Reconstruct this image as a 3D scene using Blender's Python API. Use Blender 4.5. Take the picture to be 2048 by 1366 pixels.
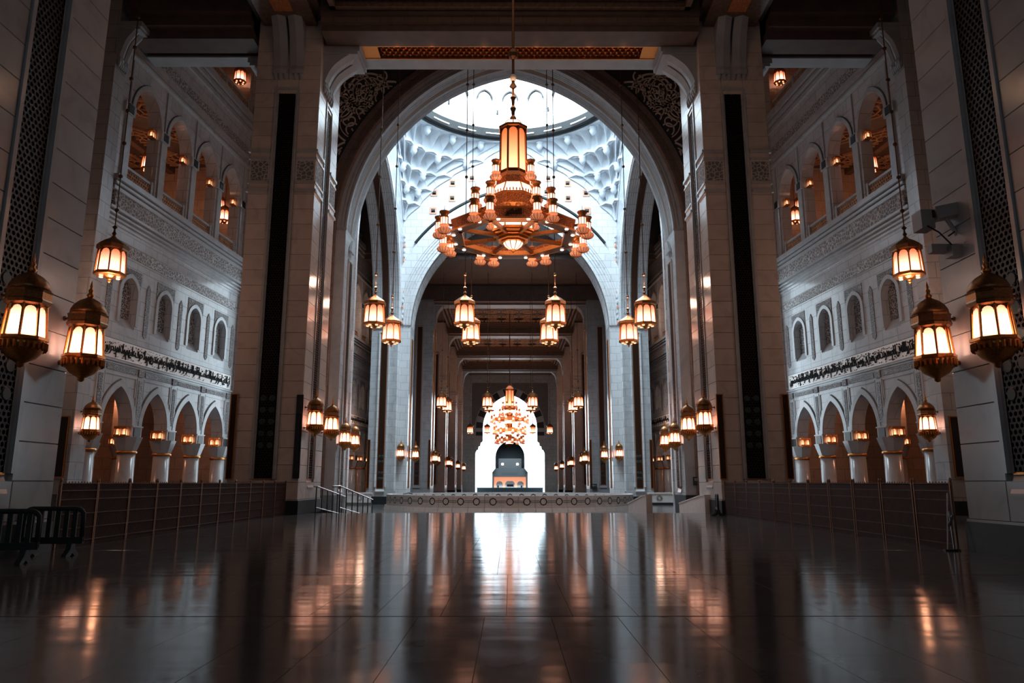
import bpy, math, random
from math import pi, sin, cos, tan, sqrt, radians
from mathutils import Vector, Matrix
from mathutils.geometry import delaunay_2d_cdt
random.seed(7)
for o in list(bpy.data.objects): bpy.data.objects.remove(o)
SC = bpy.context.scene
C = SC.collection

# ------------------------------------------------------------------ camera, world, daylight, exposure
cd = bpy.data.cameras.new('camera'); cam = bpy.data.objects.new('camera', cd); C.objects.link(cam)
cd.sensor_width = 36; cd.lens = 1450 / 2048 * 36; cd.clip_end = 1000
cam.location = (0, 0, 1.55); cam.rotation_euler = (radians(90 + 11.04), 0, radians(-0.158))
SC.camera = cam
w = bpy.data.worlds.new('sky'); SC.world = w; w.use_nodes = True
w.node_tree.nodes['Background'].inputs[0].default_value = (0.80, 0.92, 1.0, 1)
w.node_tree.nodes['Background'].inputs[1].default_value = 3.0
SC.view_settings.view_transform = 'Standard'; SC.view_settings.look = 'None'
SC.view_settings.exposure = 0; SC.view_settings.gamma = 1
SC.view_settings.use_curve_mapping = False
SC.cycles.max_bounces = 6; SC.cycles.diffuse_bounces = 4; SC.cycles.glossy_bounces = 3
SC.cycles.transmission_bounces = 4; SC.cycles.sample_clamp_indirect = 4; SC.cycles.use_denoising = True
SC.cycles.caustics_reflective = False; SC.cycles.caustics_refractive = False

def area(name, loc, rot, sx, sy, power, col, shape='RECTANGLE'):
    l = bpy.data.lights.new(name, 'AREA'); l.shape = shape; l.size = sx
    if shape == 'RECTANGLE': l.size_y = sy
    l.energy = power; l.color = col
    o = bpy.data.objects.new(name, l); o.location = loc; o.rotation_euler = rot; C.objects.link(o); return o
def point(name, loc, power, col=(1, .42, .23), r=.3):
    l = bpy.data.lights.new(name, 'POINT'); l.energy = power; l.color = col; l.shadow_soft_size = r
    o = bpy.data.objects.new(name, l); o.location = loc; C.objects.link(o); return o
DAY = (.72, .89, 1.0)
area('dome_daylight', (0, 69.2, 55.5), (0, 0, 0), 22, 22, 29000, DAY, 'DISK')          # the open dome
area('court_daylight', (0, 188, 24), (radians(35), 0, 0), 24, 24, 60000, DAY)            # the open court past the far arch
area('hall_fill_light', (0, 25, 26.3), (radians(22), 0, 0), 14, 8, 190, (1, .68, .54))         # added warm fill under the near bay ceiling, no lamp there
area('rear_fill_light', (0, -7.6, 9), (radians(90), 0, 0), 18, 14, 190, (.66, .87, 1.0))  # added cool fill from behind the viewer

for sx in (-1, 1): area('arcade_fill_light', (sx * 17.5, 53.1, 9), (radians(-90), 0, 0), 4.4, 15, 620, DAY)   # added unseen panels that brighten the arcades like stray daylight
for sx in (-1, 1): [point('far_arcade_fill_light', (sx * 16.1, y_, z_), 150, (1, .58, .40), .5) for y_, z_ in ((81.5, 8), (82.5, 21))]  # added warm points, only to brighten the far arcade walls
for y_, p_ in ((109, 900), (131, 800), (151, 600)): area('far_hall_fill_light', (0, y_, 9), (pi, 0, 0), 10, 8, p_, (1, .55, .38))  # added warm fill aimed up at the far hall ceiling
# ------------------------------------------------------------------ materials
M = {}
def nt(name):
    m = bpy.data.materials.new(name); m.use_nodes = True; M[name] = m
    n = m.node_tree; return m, n, n.nodes['Principled BSDF'], n.nodes.new, n.links.new
def plain(name, col, rough=.5, metal=0.0, noise=0.0, scale=8):
    m, n, b, N, L = nt(name)
    b.inputs['Base Color'].default_value = (*col, 1); b.inputs['Roughness'].default_value = rough; b.inputs['Metallic'].default_value = metal
    if noise:
        t = N('ShaderNodeTexNoise'); t.inputs['Scale'].default_value = scale; t.inputs['Detail'].default_value = 5
        g = N('ShaderNodeNewGeometry'); L(g.outputs['Position'], t.inputs['Vector'])
        r = N('ShaderNodeValToRGB'); r.color_ramp.elements[0].color = (*[c * (1 - noise) for c in col], 1); r.color_ramp.elements[1].color = (*[min(1, c * (1 + noise)) for c in col], 1)
        r.color_ramp.elements[0].position = .3; r.color_ramp.elements[1].position = .7
        L(t.outputs[0], r.inputs[0]); L(r.outputs[0], b.inputs['Base Color'])
    return m
def marble(name, col, rough=.17, joints=False, h=.85, wid=1.3, rnd=.1, vein=.16):
    m, n, b, N, L = nt(name)
    g = N('ShaderNodeNewGeometry')
    t = N('ShaderNodeTexNoise'); t.inputs['Scale'].default_value = .9; t.inputs['Detail'].default_value = 8; t.inputs['Distortion'].default_value = 1.6
    L(g.outputs['Position'], t.inputs['Vector'])
    r = N('ShaderNodeValToRGB'); e = r.color_ramp.elements
    e[0].position = .34; e[0].color = (*[c * (1 - vein) for c in col], 1); e[1].position = .62; e[1].color = (*col, 1)
    k = e.new(.48); k.color = (*[c * (1 - vein * .3) for c in col], 1)
    L(t.outputs[0], r.inputs[0])
    oi = N('ShaderNodeObjectInfo'); mr = N('ShaderNodeMapRange'); mr.inputs[3].default_value = 1 - rnd; mr.inputs[4].default_value = 1.0
    L(oi.outputs['Random'], mr.inputs[0])
    mx = N('ShaderNodeMix'); mx.data_type = 'RGBA'; mx.blend_type = 'MULTIPLY'; mx.inputs[0].default_value = 1
    L(r.outputs[0], mx.inputs[6]); L(mr.outputs[0], mx.inputs[7]); last = mx.outputs[2]
    b.inputs['Roughness'].default_value = rough
    if joints:
        s = N('ShaderNodeSeparateXYZ'); L(g.outputs['Position'], s.inputs[0])
        a = N('ShaderNodeMath'); L(s.outputs[0], a.inputs[0]); L(s.outputs[1], a.inputs[1])
        c = N('ShaderNodeCombineXYZ'); L(a.outputs[0], c.inputs[0]); L(s.outputs[2], c.inputs[1])
        bt = N('ShaderNodeTexBrick'); bt.inputs['Scale'].default_value = 1; bt.inputs['Row Height'].default_value = h; bt.inputs['Brick Width'].default_value = wid
        bt.inputs['Mortar Size'].default_value = .018; bt.inputs['Mortar Smooth'].default_value = .2
        bt.inputs['Color1'].default_value = (1, 1, 1, 1); bt.inputs['Color2'].default_value = (.9, .9, .9, 1); bt.inputs['Mortar'].default_value = (.55, .55, .55, 1)
        L(c.outputs[0], bt.inputs['Vector'])
        m2 = N('ShaderNodeMix'); m2.data_type = 'RGBA'; m2.blend_type = 'MULTIPLY'; m2.inputs[0].default_value = 1
        L(last, m2.inputs[6]); L(bt.outputs[0], m2.inputs[7]); last = m2.outputs[2]
        bp = N('ShaderNodeBump'); bp.inputs['Strength'].default_value = .5; bp.inputs['Distance'].default_value = .03; bp.invert = True
        L(bt.outputs[1], bp.inputs['Height']); L(bp.outputs[0], b.inputs['Normal'])
    L(last, b.inputs['Base Color'])
    return m
def carved(name, col, dark, scale=5.0, rough=.6):
    m, n, b, N, L = nt(name)
    g = N('ShaderNodeNewGeometry')
    v = N('ShaderNodeTexVoronoi'); v.feature = 'DISTANCE_TO_EDGE'; v.inputs['Scale'].default_value = scale; L(g.outputs['Position'], v.inputs['Vector'])
    r = N('ShaderNodeValToRGB'); e = r.color_ramp.elements; e[0].position = .03; e[0].color = (*col, 1); e[1].position = .12; e[1].color = (*dark, 1)  # hollows of the carving darkened in the colour, imitating shade
    L(v.outputs[0], r.inputs[0]); L(r.outputs[0], b.inputs['Base Color'])
    bp = N('ShaderNodeBump'); bp.inputs['Strength'].default_value = .8; bp.inputs['Distance'].default_value = .05; bp.invert = True
    L(v.outputs[0], bp.inputs['Height']); L(bp.outputs[0], b.inputs['Normal']); b.inputs['Roughness'].default_value = rough
    return m
def glow(name, top, bot, s_top, s_bot, sample=True):
    m, n, b, N, L = nt(name)
    tc = N('ShaderNodeTexCoord'); s = N('ShaderNodeSeparateXYZ'); L(tc.outputs['Generated'], s.inputs[0])
    r = N('ShaderNodeValToRGB'); e = r.color_ramp.elements; e[0].position = .1; e[0].color = (*bot, 1); e[1].position = .95; e[1].color = (*top, 1)
    L(s.outputs[2], r.inputs[0])
    mr = N('ShaderNodeMapRange'); mr.inputs[3].default_value = s_bot; mr.inputs[4].default_value = s_top; L(s.outputs[2], mr.inputs[0])
    b.inputs['Base Color'].default_value = (.8, .6, .45, 1)
    L(r.outputs[0], b.inputs['Emission Color']); L(mr.outputs[0], b.inputs['Emission Strength'])
    if not sample: m.cycles.emission_sampling = 'NONE'
    return m
marble('marble', (.47, .49, .51)); marble('marble_warm', (.68, .60, .55)); marble('marble_joint', (.52, .54, .56), joints=True)
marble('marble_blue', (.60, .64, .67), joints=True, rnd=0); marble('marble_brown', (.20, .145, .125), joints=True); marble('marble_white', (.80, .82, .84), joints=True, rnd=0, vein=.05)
marble('aisle_marble', (.50, .38, .30), joints=True); marble('column_marble', (.52, .53, .54), rough=.2)
plain('plinth_dark', (.010, .016, .019), .5, noise=.3); plain('gold', (.66, .27, .08), .36, 1, .25, 30); plain('gold_lit', (.92, .36, .12), .4, .35, .3, 30)  # second gold: chandelier lamplight put into its colour
plain('bronze', (.16, .085, .045), .45, .8, .3, 20); plain('lattice_brown', (.075, .035, .02), .5, .5, .3, 12); plain('strip_back', (.035, .03, .03), .55)
plain('lattice_dark', (.018, .014, .013), .45, .4); plain('black', (.012, .014, .016), .4); plain('dark_green', (.012, .035, .04), .5, noise=.2)
plain('steel', (.35, .35, .36), .28, 1); plain('steel_dark', (.04, .03, .03), .4, .6); plain('plastic_grey', (.018, .028, .031), .65, noise=.2, scale=5); plain('white_paint', (.30, .30, .30), .5)
plain('wood_brown', (.040, .015, .009), .85, 0, .3, 6); plain('ring_dark', (.006, .008, .009), .7); plain('muqarnas', (.64, .69, .74), .6, noise=.05, scale=2)
plain('ceiling_brown', (.105, .075, .062), .6, noise=.2, scale=1.5); plain('coffer_gold', (.15, .10, .075), .5, .1, .3, 6); plain('cream_relief', (.40, .24, .13), .6, noise=.2, scale=4)
plain('beam_grey', (.36, .40, .43), .5, noise=.12, scale=1); plain('ink', (.005, .008, .012), .95); plain('panel_white', (.86, .84, .82), .5, noise=.06, scale=3)
plain('court_wall', (.85, .88, .9), .8); plain('court_shade', (.005, .008, .010), .8); plain('copper_square', (.75, .36, .24), .5); plain('cable', (.01, .01, .01), .6)
plain('inlay_grey', (.30, .26, .24), .4, noise=.2, scale=3); plain('blue_sill', (.06, .10, .12), .6); plain('groove', (.10, .11, .12), .7); plain('cheek_stone', (.80, .73, .69), .45, noise=.08, scale=3)
carved('carved', (.50, .50, .50), (.17, .16, .16), 4.5); carved('carved_fine', (.34, .32, .31), (.07, .07, .08), 9); carved('carved_gold', (.80, .30, .10), (.30, .10, .03), 14, .4)
glow('glow_sconce', (1, .34, .18), (1, .56, .42), 2.0, 7.0); glow('glow_pendant', (1, .22, .09), (1, .52, .37), .8, 4.4); glow('glow_small', (1, .34, .14), (1, .50, .26), .9, 2.6, False)
glow('glow_orange', (1, .20, .05), (1, .42, .20), .8, 3.0, True); glow('glow_chand', (1, .52, .36), (1, .60, .46), 2.0, 3.4, True); glow('glow_bowl', (1, .27, .11), (1, .30, .14), .75, .42, False)
glow('glow_white', (1, .9, .8), (1, .9, .8), 6, 6, False); glow('glow_door', (1, .30, .14), (1, .42, .24), .8, 1.1, False); glow('glow_tube', (.85, .95, 1), (.85, .95, 1), 2.5, 2.5, False)
m, n, b, N, L = nt('glass'); b.inputs['Base Color'].default_value = (.55, .62, .64, 1); b.inputs['Roughness'].default_value = .05; b.inputs['Alpha'].default_value = .22
# polished floor
m, n, b, N, L = nt('floor_marble')
g = N('ShaderNodeNewGeometry'); t = N('ShaderNodeTexNoise'); t.inputs['Scale'].default_value = .7; t.inputs['Detail'].default_value = 7; t.inputs['Distortion'].default_value = 1.5; L(g.outputs['Position'], t.inputs['Vector'])
r = N('ShaderNodeValToRGB'); r.color_ramp.elements[0].position = .3; r.color_ramp.elements[0].color = (.075, .072, .07, 1); r.color_ramp.elements[1].position = .7; r.color_ramp.elements[1].color = (.11, .105, .10, 1)
L(t.outputs[0], r.inputs[0]); oi = N('ShaderNodeObjectInfo'); mr = N('ShaderNodeMapRange'); mr.inputs[3].default_value = .93; L(oi.outputs['Random'], mr.inputs[0])
mx = N('ShaderNodeMix'); mx.data_type = 'RGBA'; mx.blend_type = 'MULTIPLY'; mx.inputs[0].default_value = 1; L(r.outputs[0], mx.inputs[6]); L(mr.outputs[0], mx.inputs[7]); L(mx.outputs[2], b.inputs['Base Color'])
t2 = N('ShaderNodeTexNoise'); t2.inputs['Scale'].default_value = 2.2; t2.inputs['Detail'].default_value = 4; L(g.outputs['Position'], t2.inputs['Vector'])
r2 = N('ShaderNodeMapRange'); r2.inputs[3].default_value = .07; r2.inputs[4].default_value = .17; L(t2.outputs[0], r2.inputs[0]); L(r2.outputs[0], b.inputs['Roughness'])
b.inputs['Specular IOR Level'].default_value = .09
mp = N('ShaderNodeMapping'); mp.inputs['Scale'].default_value = (.25, 2.0, 1); L(g.outputs['Position'], mp.inputs[0])
t3 = N('ShaderNodeTexNoise'); t3.inputs['Scale'].default_value = .8; t3.inputs['Detail'].default_value = 2; L(mp.outputs[0], t3.inputs['Vector'])
bp = N('ShaderNodeBump'); bp.inputs['Strength'].default_value = .25; bp.inputs['Distance'].default_value = .02; L(t3.outputs[0], bp.inputs['Height']); L(bp.outputs[0], b.inputs['Normal'])

# ------------------------------------------------------------------ builders
class MB:
    def __init__(s): s.v = []; s.f = []
    def add(s, vs, fs):
        n = len(s.v); s.v += [tuple(p) for p in vs]; s.f += [tuple(i + n for i in f) for f in fs]; return s
    def box(s, x0, x1, y0, y1, z0, z1):
        if x0 > x1: x0, x1 = x1, x0
        if y0 > y1: y0, y1 = y1, y0
        return s.add([(x0, y0, z0), (x1, y0, z0), (x1, y1, z0), (x0, y1, z0), (x0, y0, z1), (x1, y0, z1), (x1, y1, z1), (x0, y1, z1)],
                     [(0, 3, 2, 1), (4, 5, 6, 7), (0, 1, 5, 4), (1, 2, 6, 5), (2, 3, 7, 6), (3, 0, 4, 7)])
    def lathe(s, pts, n=16, cx=0, cy=0, rot=0, cap=True):
        vs = []; fs = []
        for r, z in pts:
            for i in range(n):
                a = 2 * pi * i / n + rot; vs.append((cx + r * cos(a), cy + r * sin(a), z))
        for k in range(len(pts) - 1):
            for i in range(n):
                j = (i + 1) % n; fs.append((k * n + i, k * n + j, (k + 1) * n + j, (k + 1) * n + i))
        if cap: fs.append(tuple(range(n))[::-1]); fs.append(tuple((len(pts) - 1) * n + i for i in range(n)))
        return s.add(vs, fs)
    def tube(s, path, r, n=6, closed=False):
        P = [Vector(p) for p in path]; vs = []; fs = []; m_ = len(P); up = Vector((0, 0, 1))
        for i, p in enumerate(P):
            d = (P[(i + 1) % m_] - P[i - 1]) if closed else (P[min(i + 1, m_ - 1)] - P[max(i - 1, 0)])
            d.normalize(); a = d.cross(up)
            if a.length < 1e-3: a = d.cross(Vector((0, 1, 0)))
            a.normalize(); bb = a.cross(d)
            for k in range(n): t_ = 2 * pi * k / n; vs.append(p + a * r * cos(t_) + bb * r * sin(t_))
        for i in range(m_ if closed else m_ - 1):
            for k in range(n):
                i2 = (i + 1) % m_; k2 = (k + 1) % n; fs.append((i * n + k, i2 * n + k, i2 * n + k2, i * n + k2))
        if not closed: fs.append(tuple(range(n))[::-1]); fs.append(tuple((m_ - 1) * n + k for k in range(n)))
        return s.add(vs, fs)
    def quadstrip(s, rows, closed=False):
        n = len(rows[0]); vs = [p for r_ in rows for p in r_]; fs = []
        for k in range(len(rows) - 1):
            for i in range(n if closed else n - 1): j = (i + 1) % n; fs.append((k * n + i, k * n + j, (k + 1) * n + j, (k + 1) * n + i))
        return s.add(vs, fs)
    def slab(s, outer, holes, d0, d1, mp):
        """2-D outline with holes, extruded from depth d0 to d1; mp(a, b, d) -> point"""
        loops = [outer] + list(holes); vv = []; ed = []
        for lp in loops:
            k = len(vv); vv += [Vector(p) for p in lp]; ed += [(k + i, k + (i + 1) % len(lp)) for i in range(len(lp))]
        ov, oe, of, *_ = delaunay_2d_cdt(vv, ed, [], 0, 1e-5)
        def inside(x, y):
            c = False
            for lp in loops:
                for i in range(len(lp)):
                    (x1, y1), (x2, y2) = lp[i][:2], lp[i - 1][:2]
                    if (y1 > y) != (y2 > y) and x < (x2 - x1) * (y - y1) / (y2 - y1) + x1: c = not c
            return c
        keep = [f for f in of if inside(sum(ov[i].x for i in f) / len(f), sum(ov[i].y for i in f) / len(f))]
        n = len(ov); vs = [mp(p.x, p.y, d0) for p in ov] + [mp(p.x, p.y, d1) for p in ov]
        fs = [tuple(f) for f in keep] + [tuple(i + n for i in f[::-1]) for f in keep]
        from collections import Counter
        cnt = {}
        for f in keep:
            for i in range(len(f)):
                a, c_ = f[i], f[(i + 1) % len(f)]; cnt.setdefault((min(a, c_), max(a, c_)), []).append((a, c_))
        for k, e in cnt.items():
            if len(e) == 1: a, c_ = e[0]; fs.append((c_, a, a + n, c_ + n))
        return s.add(vs, fs)
    def mesh(s, name, mat=None, smooth=False):
        me = bpy.data.meshes.new(name); me.from_pydata(s.v, [], s.f)
        if mat: me.materials.append(M[mat])
        if smooth:
            for p in me.polygons: p.use_smooth = True
        me.update(); return me
def link(name, me, parent=None, loc=(0, 0, 0), rot=(0, 0, 0), scale=(1, 1, 1)):
    o = bpy.data.objects.new(name, me); o.location = loc; o.rotation_euler = rot; o.scale = scale; C.objects.link(o)
    if parent is not None: o.parent = parent
    return o
def build(mb, name, mat, parent=None, smooth=False, fixn=True, **kw):
    me = mb.mesh(name, mat, smooth)
    if fixn:
        import bmesh
        bm = bmesh.new(); bm.from_mesh(me); bmesh.ops.recalc_face_normals(bm, faces=bm.faces); bm.to_mesh(me); bm.free()
    return link(name, me, parent, **kw)
def tag(o, label=None, cat=None, group=None, kind=None):
    if label: o['label'] = label
    if cat: o['category'] = cat
    if group: o['group'] = group
    if kind: o['kind'] = kind
    return o
def thing(name, label, cat, loc=(0, 0, 0), rz=0, group=None):
    o = bpy.data.objects.new(name, None); o.empty_display_size = .2; o.location = loc; o.rotation_euler = (0, 0, rz); C.objects.link(o)
    return tag(o, label, cat, group)
def kids(o): return [c for c in bpy.data.objects if c.parent == o]
def copy_thing(root, label, loc=None, rz=None, group=None, scale=None):
    def cp(o, par):
        c = o.copy(); C.objects.link(c)
        if par is not None: c.parent = par; c.matrix_parent_inverse = o.matrix_parent_inverse
        for k in KM.get(o.name, []): cp(k, c)
        return c
    KM = {}
    for o in bpy.data.objects:
        if o.parent is not None: KM.setdefault(o.parent.name, []).append(o)
    r = cp(root, None); r['label'] = label
    if loc is not None: r.location = loc
    if rz is not None: r.rotation_euler = (0, 0, rz)
    if scale is not None: r.scale = (scale,) * 3
    if group: r['group'] = group
    return r
def struct(mb, name, mat, parent=None, **kw):
    o = build(mb, name, mat, parent, **kw)
    if parent is None: o['kind'] = 'structure'
    return o
SIDE = {-1: 'left', 1: 'right'}
ORD = ['first', 'second', 'third', 'fourth', 'fifth', 'sixth', 'seventh', 'eighth', 'ninth', 'tenth', 'eleventh', 'twelfth']

def arc(a, c, z0, dr=0.0, n=14):
    """points of a two-centred pointed arch of half span a, from +x springing over the apex to -x"""
    r_ = a + c + dr; th = math.acos(c / r_); R_ = [(-c + r_ * cos(th * i / n), z0 + r_ * sin(th * i / n)) for i in range(n + 1)]
    return R_ + [(-x, z) for x, z in R_[-2::-1]]
def cof(a, h): return (h * h - a * a) / (2 * a)

# shared unit slab with chamfered front edge, front towards -y
def unit_slab(e=.01, q=.8):
    v = [(-.5, 0, -.5), (.5, 0, -.5), (.5, 0, .5), (-.5, 0, .5), (-.5, -q, -.5), (.5, -q, -.5), (.5, -q, .5), (-.5, -q, .5),
         (-.5 + e, -1, -.5 + e), (.5 - e, -1, -.5 + e), (.5 - e, -1, .5 - e), (-.5 + e, -1, .5 - e)]
    f = [(0, 3, 2, 1)[::-1]] + [(i, (i + 1) % 4, 4 + (i + 1) % 4, 4 + i) for i in range(4)] + [(4 + i, 4 + (i + 1) % 4, 8 + (i + 1) % 4, 8 + i) for i in range(4)] + [(8, 9, 10, 11)]
    return MB().add(v, f)
SLAB = {k: unit_slab(*((.0008, .97) if k == 'floor_marble' else (.01, .8))).mesh('stone_panel', k) for k in ('marble', 'marble_warm', 'floor_marble')}

# ------------------------------------------------------------------ floors
FL = struct(MB().box(-36, 36, -8, 39.2, -1.2, -.03), 'floor', 'strip_back')
tag(FL, 'polished brown-grey marble floor of the near hall, with long joints', kind='structure')
ys = [-1, 1, 5, 9.04, 13, 17.6, 22, 26.5, 31, 35.2, 39.2]; nx = 27
xs = [-10.58 + i * 21.16 / nx for i in range(nx + 1)]
for j in range(len(ys) - 1):
    for i in range(nx):
        if ys[j + 1] <= 1: continue
        st_ = (0, .31, .12, .45, .22, .38, .05, .27, .16, .4)[j] * (xs[1] - xs[0]); xa, xb = max(xs[0], xs[i] + st_ - (xs[1] - xs[0]) * (i == 0)), min(xs[-1], xs[i + 1] + st_)
        sx, sy = xb - xa - .005, ys[j + 1] - ys[j] - .035
        o = link('floor_slab', SLAB['floor_marble'], FL, ((xa + xb) / 2, (ys[j] + ys[j + 1]) / 2, -.03 + random.uniform(-.0008, .0008)), (-pi / 2, 0, 0), (sx, .03, sy))
build(MB().box(-36, -10.62, -8, 39.2, -.03, 0).box(10.62, 36, -8, 39.2, -.03, 0), 'floor_edge', 'floor_marble', FL)
F2 = struct(MB().box(-36, 36, 39.2, 215, -1.3, -.75), 'floor', 'floor_marble')
tag(F2, 'lower marble floor around the round basin, beyond the edge of the near floor')

# ------------------------------------------------------------------ shell: roofs and outer walls
RF = struct(MB().box(-36, 36, -8, 41, 28.4, 29.4), 'ceiling', 'ceiling_brown')
b = MB().box(-36, 36, 41, 56.4, 38.5, 39.5).box(-36, -15.7, 56, 86, 40, 41).box(15.7, 36, 56, 86, 40, 41).box(-36, 36, 85, 176, 28.4, 29.4).box(-36, 36, 84.5, 85.5, 29, 44).box(-36, 36, 40.5, 41, 28, 39)
struct(b, 'ceiling', 'ceiling_brown')
struct(MB().box(-37, -36, -8, 178, -1.3, 41), 'wall_left', 'aisle_marble'); struct(MB().box(36, 37, -8, 178, -1.3, 41), 'wall_right', 'aisle_marble')
struct(MB().box(-37, 37, -9, -8, -1.3, 30), 'wall_back', 'aisle_marble')
# closing walls beside the near bay and beside the far hall
struct(MB().box(-26, -25.6, -8, 35.8, 0, 28.4), 'wall_left', 'marble_warm'); struct(MB().box(25.6, 26, -8, 35.8, 0, 28.4), 'wall_right', 'marble_warm')

# ------------------------------------------------------------------ lattice meshes
def hex_lattice(wd, ht, cell, th, dp, mat, name):
    mb = MB(); dx = cell * sqrt(3); dz = cell * 1.5; rows = int(ht / dz) + 1; cols = int(wd / dx) + 1
    for r_ in range(rows):
        for c_ in range(cols):
            cx = -wd / 2 + dx * (c_ + .25 + .5 * (r_ % 2)); cz = dz * (r_ + .5)
            if abs(cx) > wd / 2 - .02 or cz > ht - .02: continue
            o_, i_ = [], []
            for k in range(6):
                a = pi / 6 + k * pi / 3
                x, z = cx + cell * .97 * cos(a), cz + cell * .97 * sin(a); x = max(-wd / 2, min(wd / 2, x)); z = max(0, min(ht, z)); o_.append((x, 0, z))
                i_.append((cx + (cell - th) * cos(a), -dp * .2, cz + (cell - th) * sin(a)))
            mb.add([(x, -dp, z) for x, _, z in o_] + [(x, -dp, z) for x, _, z in i_] + [(x, 0, z) for x, _, z in i_],
                   [(k, (k + 1) % 6, 6 + (k + 1) % 6, 6 + k) for k in range(6)] + [(6 + k, 6 + (k + 1) % 6, 12 + (k + 1) % 6, 12 + k) for k in range(6)])
    return mb.mesh(name, mat)
LAT = hex_lattice(.92, 21.1, .085, .03, .05, 'lattice_dark', 'lattice')
LATB = hex_lattice(.92, 21.1, .085, .03, .05, 'lattice_brown', 'lattice')
LATS = hex_lattice(.26, 4.15, .06, .02, .03, 'lattice_brown', 'lattice')

def face_frame(side, face, pos, at):
    """returns loc, rz for geometry authored facing -y at x=0: face 'front' (towards the viewer) or 'inner' (towards the nave)"""
    if face == 'front': return (pos, at, 0), 0
    return (pos, at, 0), (pi / 2 if side < 0 else -pi / 2)

def strip_niche(par, loc, rz, z0=1.77, z1=22.9, wid=.92, lat=None, back='strip_back', roundels=(3.4, 4.0, 4.6, 5.2, 5.8), sill=True, dz=0):
    s = build(MB().box(-wid / 2, wid / 2, .0, .03, z0, z1), 'strip_panel', back, par, loc=loc, rot=(0, 0, rz))
    s['label'] = 'tall dark lattice strip with gold edging'
    f = MB()
    for sx in (-1, 1): f.box(sx * (wid / 2), sx * (wid / 2 + .05), -.05, .03, z0 - .05, z1 + .05)
    f.box(-wid / 2, wid / 2, -.05, .03, z0 - .05, z0).box(-wid / 2, wid / 2, -.05, .03, z1, z1 + .05)
    build(f, 'gold_edge', 'gold', s)
    if lat is not None:
        o = link('lattice', lat, s, (0, 0, z0), (0, 0, 0), (wid / .92 if wid > .5 else wid / .26, 1, (z1 - z0) / (21.1 if wid > .5 else 4.15))); o['kind'] = 'stuff'
    if roundels:
        for z in roundels:
            for sx in (-1, 1):
                q = MB().lathe([(.13, -.07), (.16, -.05), (.16, 0)], 12); q.v = [(x + sx * wid * .25, zz, y + z + dz) for x, y, zz in q.v]
                build(q, 'roundel', 'dark_green', s)
def frame_mold(par, loc, rz, hw, z0, z1, mat='marble', dp=.1):
    f = MB()
    for sx in (-1, 1): f.box(sx * hw, sx * (hw + .12), -dp - .05, .0, z0, z1); f.box(sx * (hw - .1), sx * hw, -dp * .6, .0, z0, z1)
    f.box(-hw - .12, hw + .12, -dp - .05, 0, z1, z1 + .14)
    build(f, 'niche_frame', mat, par, loc=loc, rot=(0, 0, rz))
    s = MB().add([(-hw, -dp - .03, z0 - .5), (hw, -dp - .03, z0 - .5), (hw, .0, z0 - .5), (-hw, .0, z0 - .5), (-hw, -dp - .03, z0 - .42), (hw, -dp - .03, z0 - .42), (hw, 0, z0 - .02), (-hw, 0, z0 - .02)],
                 [(0, 3, 2, 1), (4, 5, 6, 7), (0, 1, 5, 4), (1, 2, 6, 5), (2, 3, 7, 6), (3, 0, 4, 7)])
    build(s, 'sloped_sill', mat, par, loc=loc, rot=(0, 0, rz))
def clad(par, loc, rz, half, hw, z0, z1, niche, mat, h=.85):
    """rows of stone panels either side of a niche hw wide between niche[0] and niche[1]"""
    z = z0
    while z < z1 - .05:
        t_ = min(h, z1 - z); zc = z + t_ / 2
        if zc < niche[0] or zc > niche[1]: secs = [(-half, -half / 3), (-half / 3, half / 3), (half / 3, half)]
        else: secs = [(-half, -hw), (hw, half)]
        for a, b_ in secs:
            p = Matrix.Rotation(rz, 3, 'Z') @ Vector(((a + b_) / 2, 0, 0))
            link('stone_panel', SLAB[mat], par, (loc[0] + p.x, loc[1] + p.y, zc), (0, 0, rz), (b_ - a - .012, .1, t_ - .012))
        z += t_
def corbel(par, loc, rz, wd, z0, z1, depth, name='corbel', mat='beam_grey', n=14):
    """double scroll bracket growing forwards towards its top"""
    for sx in (-1, 1):
        rows = []
        for i in range(n + 1):
            t_ = i / n; z = z0 + (z1 - z0) * t_; d = .12 + (depth - .12) * (t_ ** 2.3) + .07 * sin(pi * min(1, t_ * 1.6)) + (.1 if t_ < .12 else 0)
            x0, x1 = sx * .04 * wd, sx * wd / 2
            rows.append([(x0, 0, z), (x0, -d * .9, z), ((x0 + x1) / 2, -d - .05, z), (x1, -d * .9, z), (x1, 0, z)])
        m_ = MB().quadstrip(rows); m_.f.append((0, 1, 2, 3, 4)); m_.f.append(tuple(n * 5 + k for k in (4, 3, 2, 1, 0)))
        build(m_, name, mat, par, loc=loc, rot=(0, 0, rz))
    c_ = MB().box(-wd / 2 - .12, wd / 2 + .12, -depth - .15, 0, z1, z1 + .3).box(-wd / 2 - .05, wd / 2 + .05, -depth - .05, 0, z1 - .15, z1)
    cc = build(c_, 'corbel_cap', mat, par, loc=loc, rot=(0, 0, rz))
    for i in range(6): build(MB().lathe([(.01, z0 - .38), (.09, z0 - .25), (.12, z0 - .05), (.1, z0 + .02)], 6, cx=-wd / 2 + (i + .5) * wd / 6, cy=-.12), 'drop', mat, cc)

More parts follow.
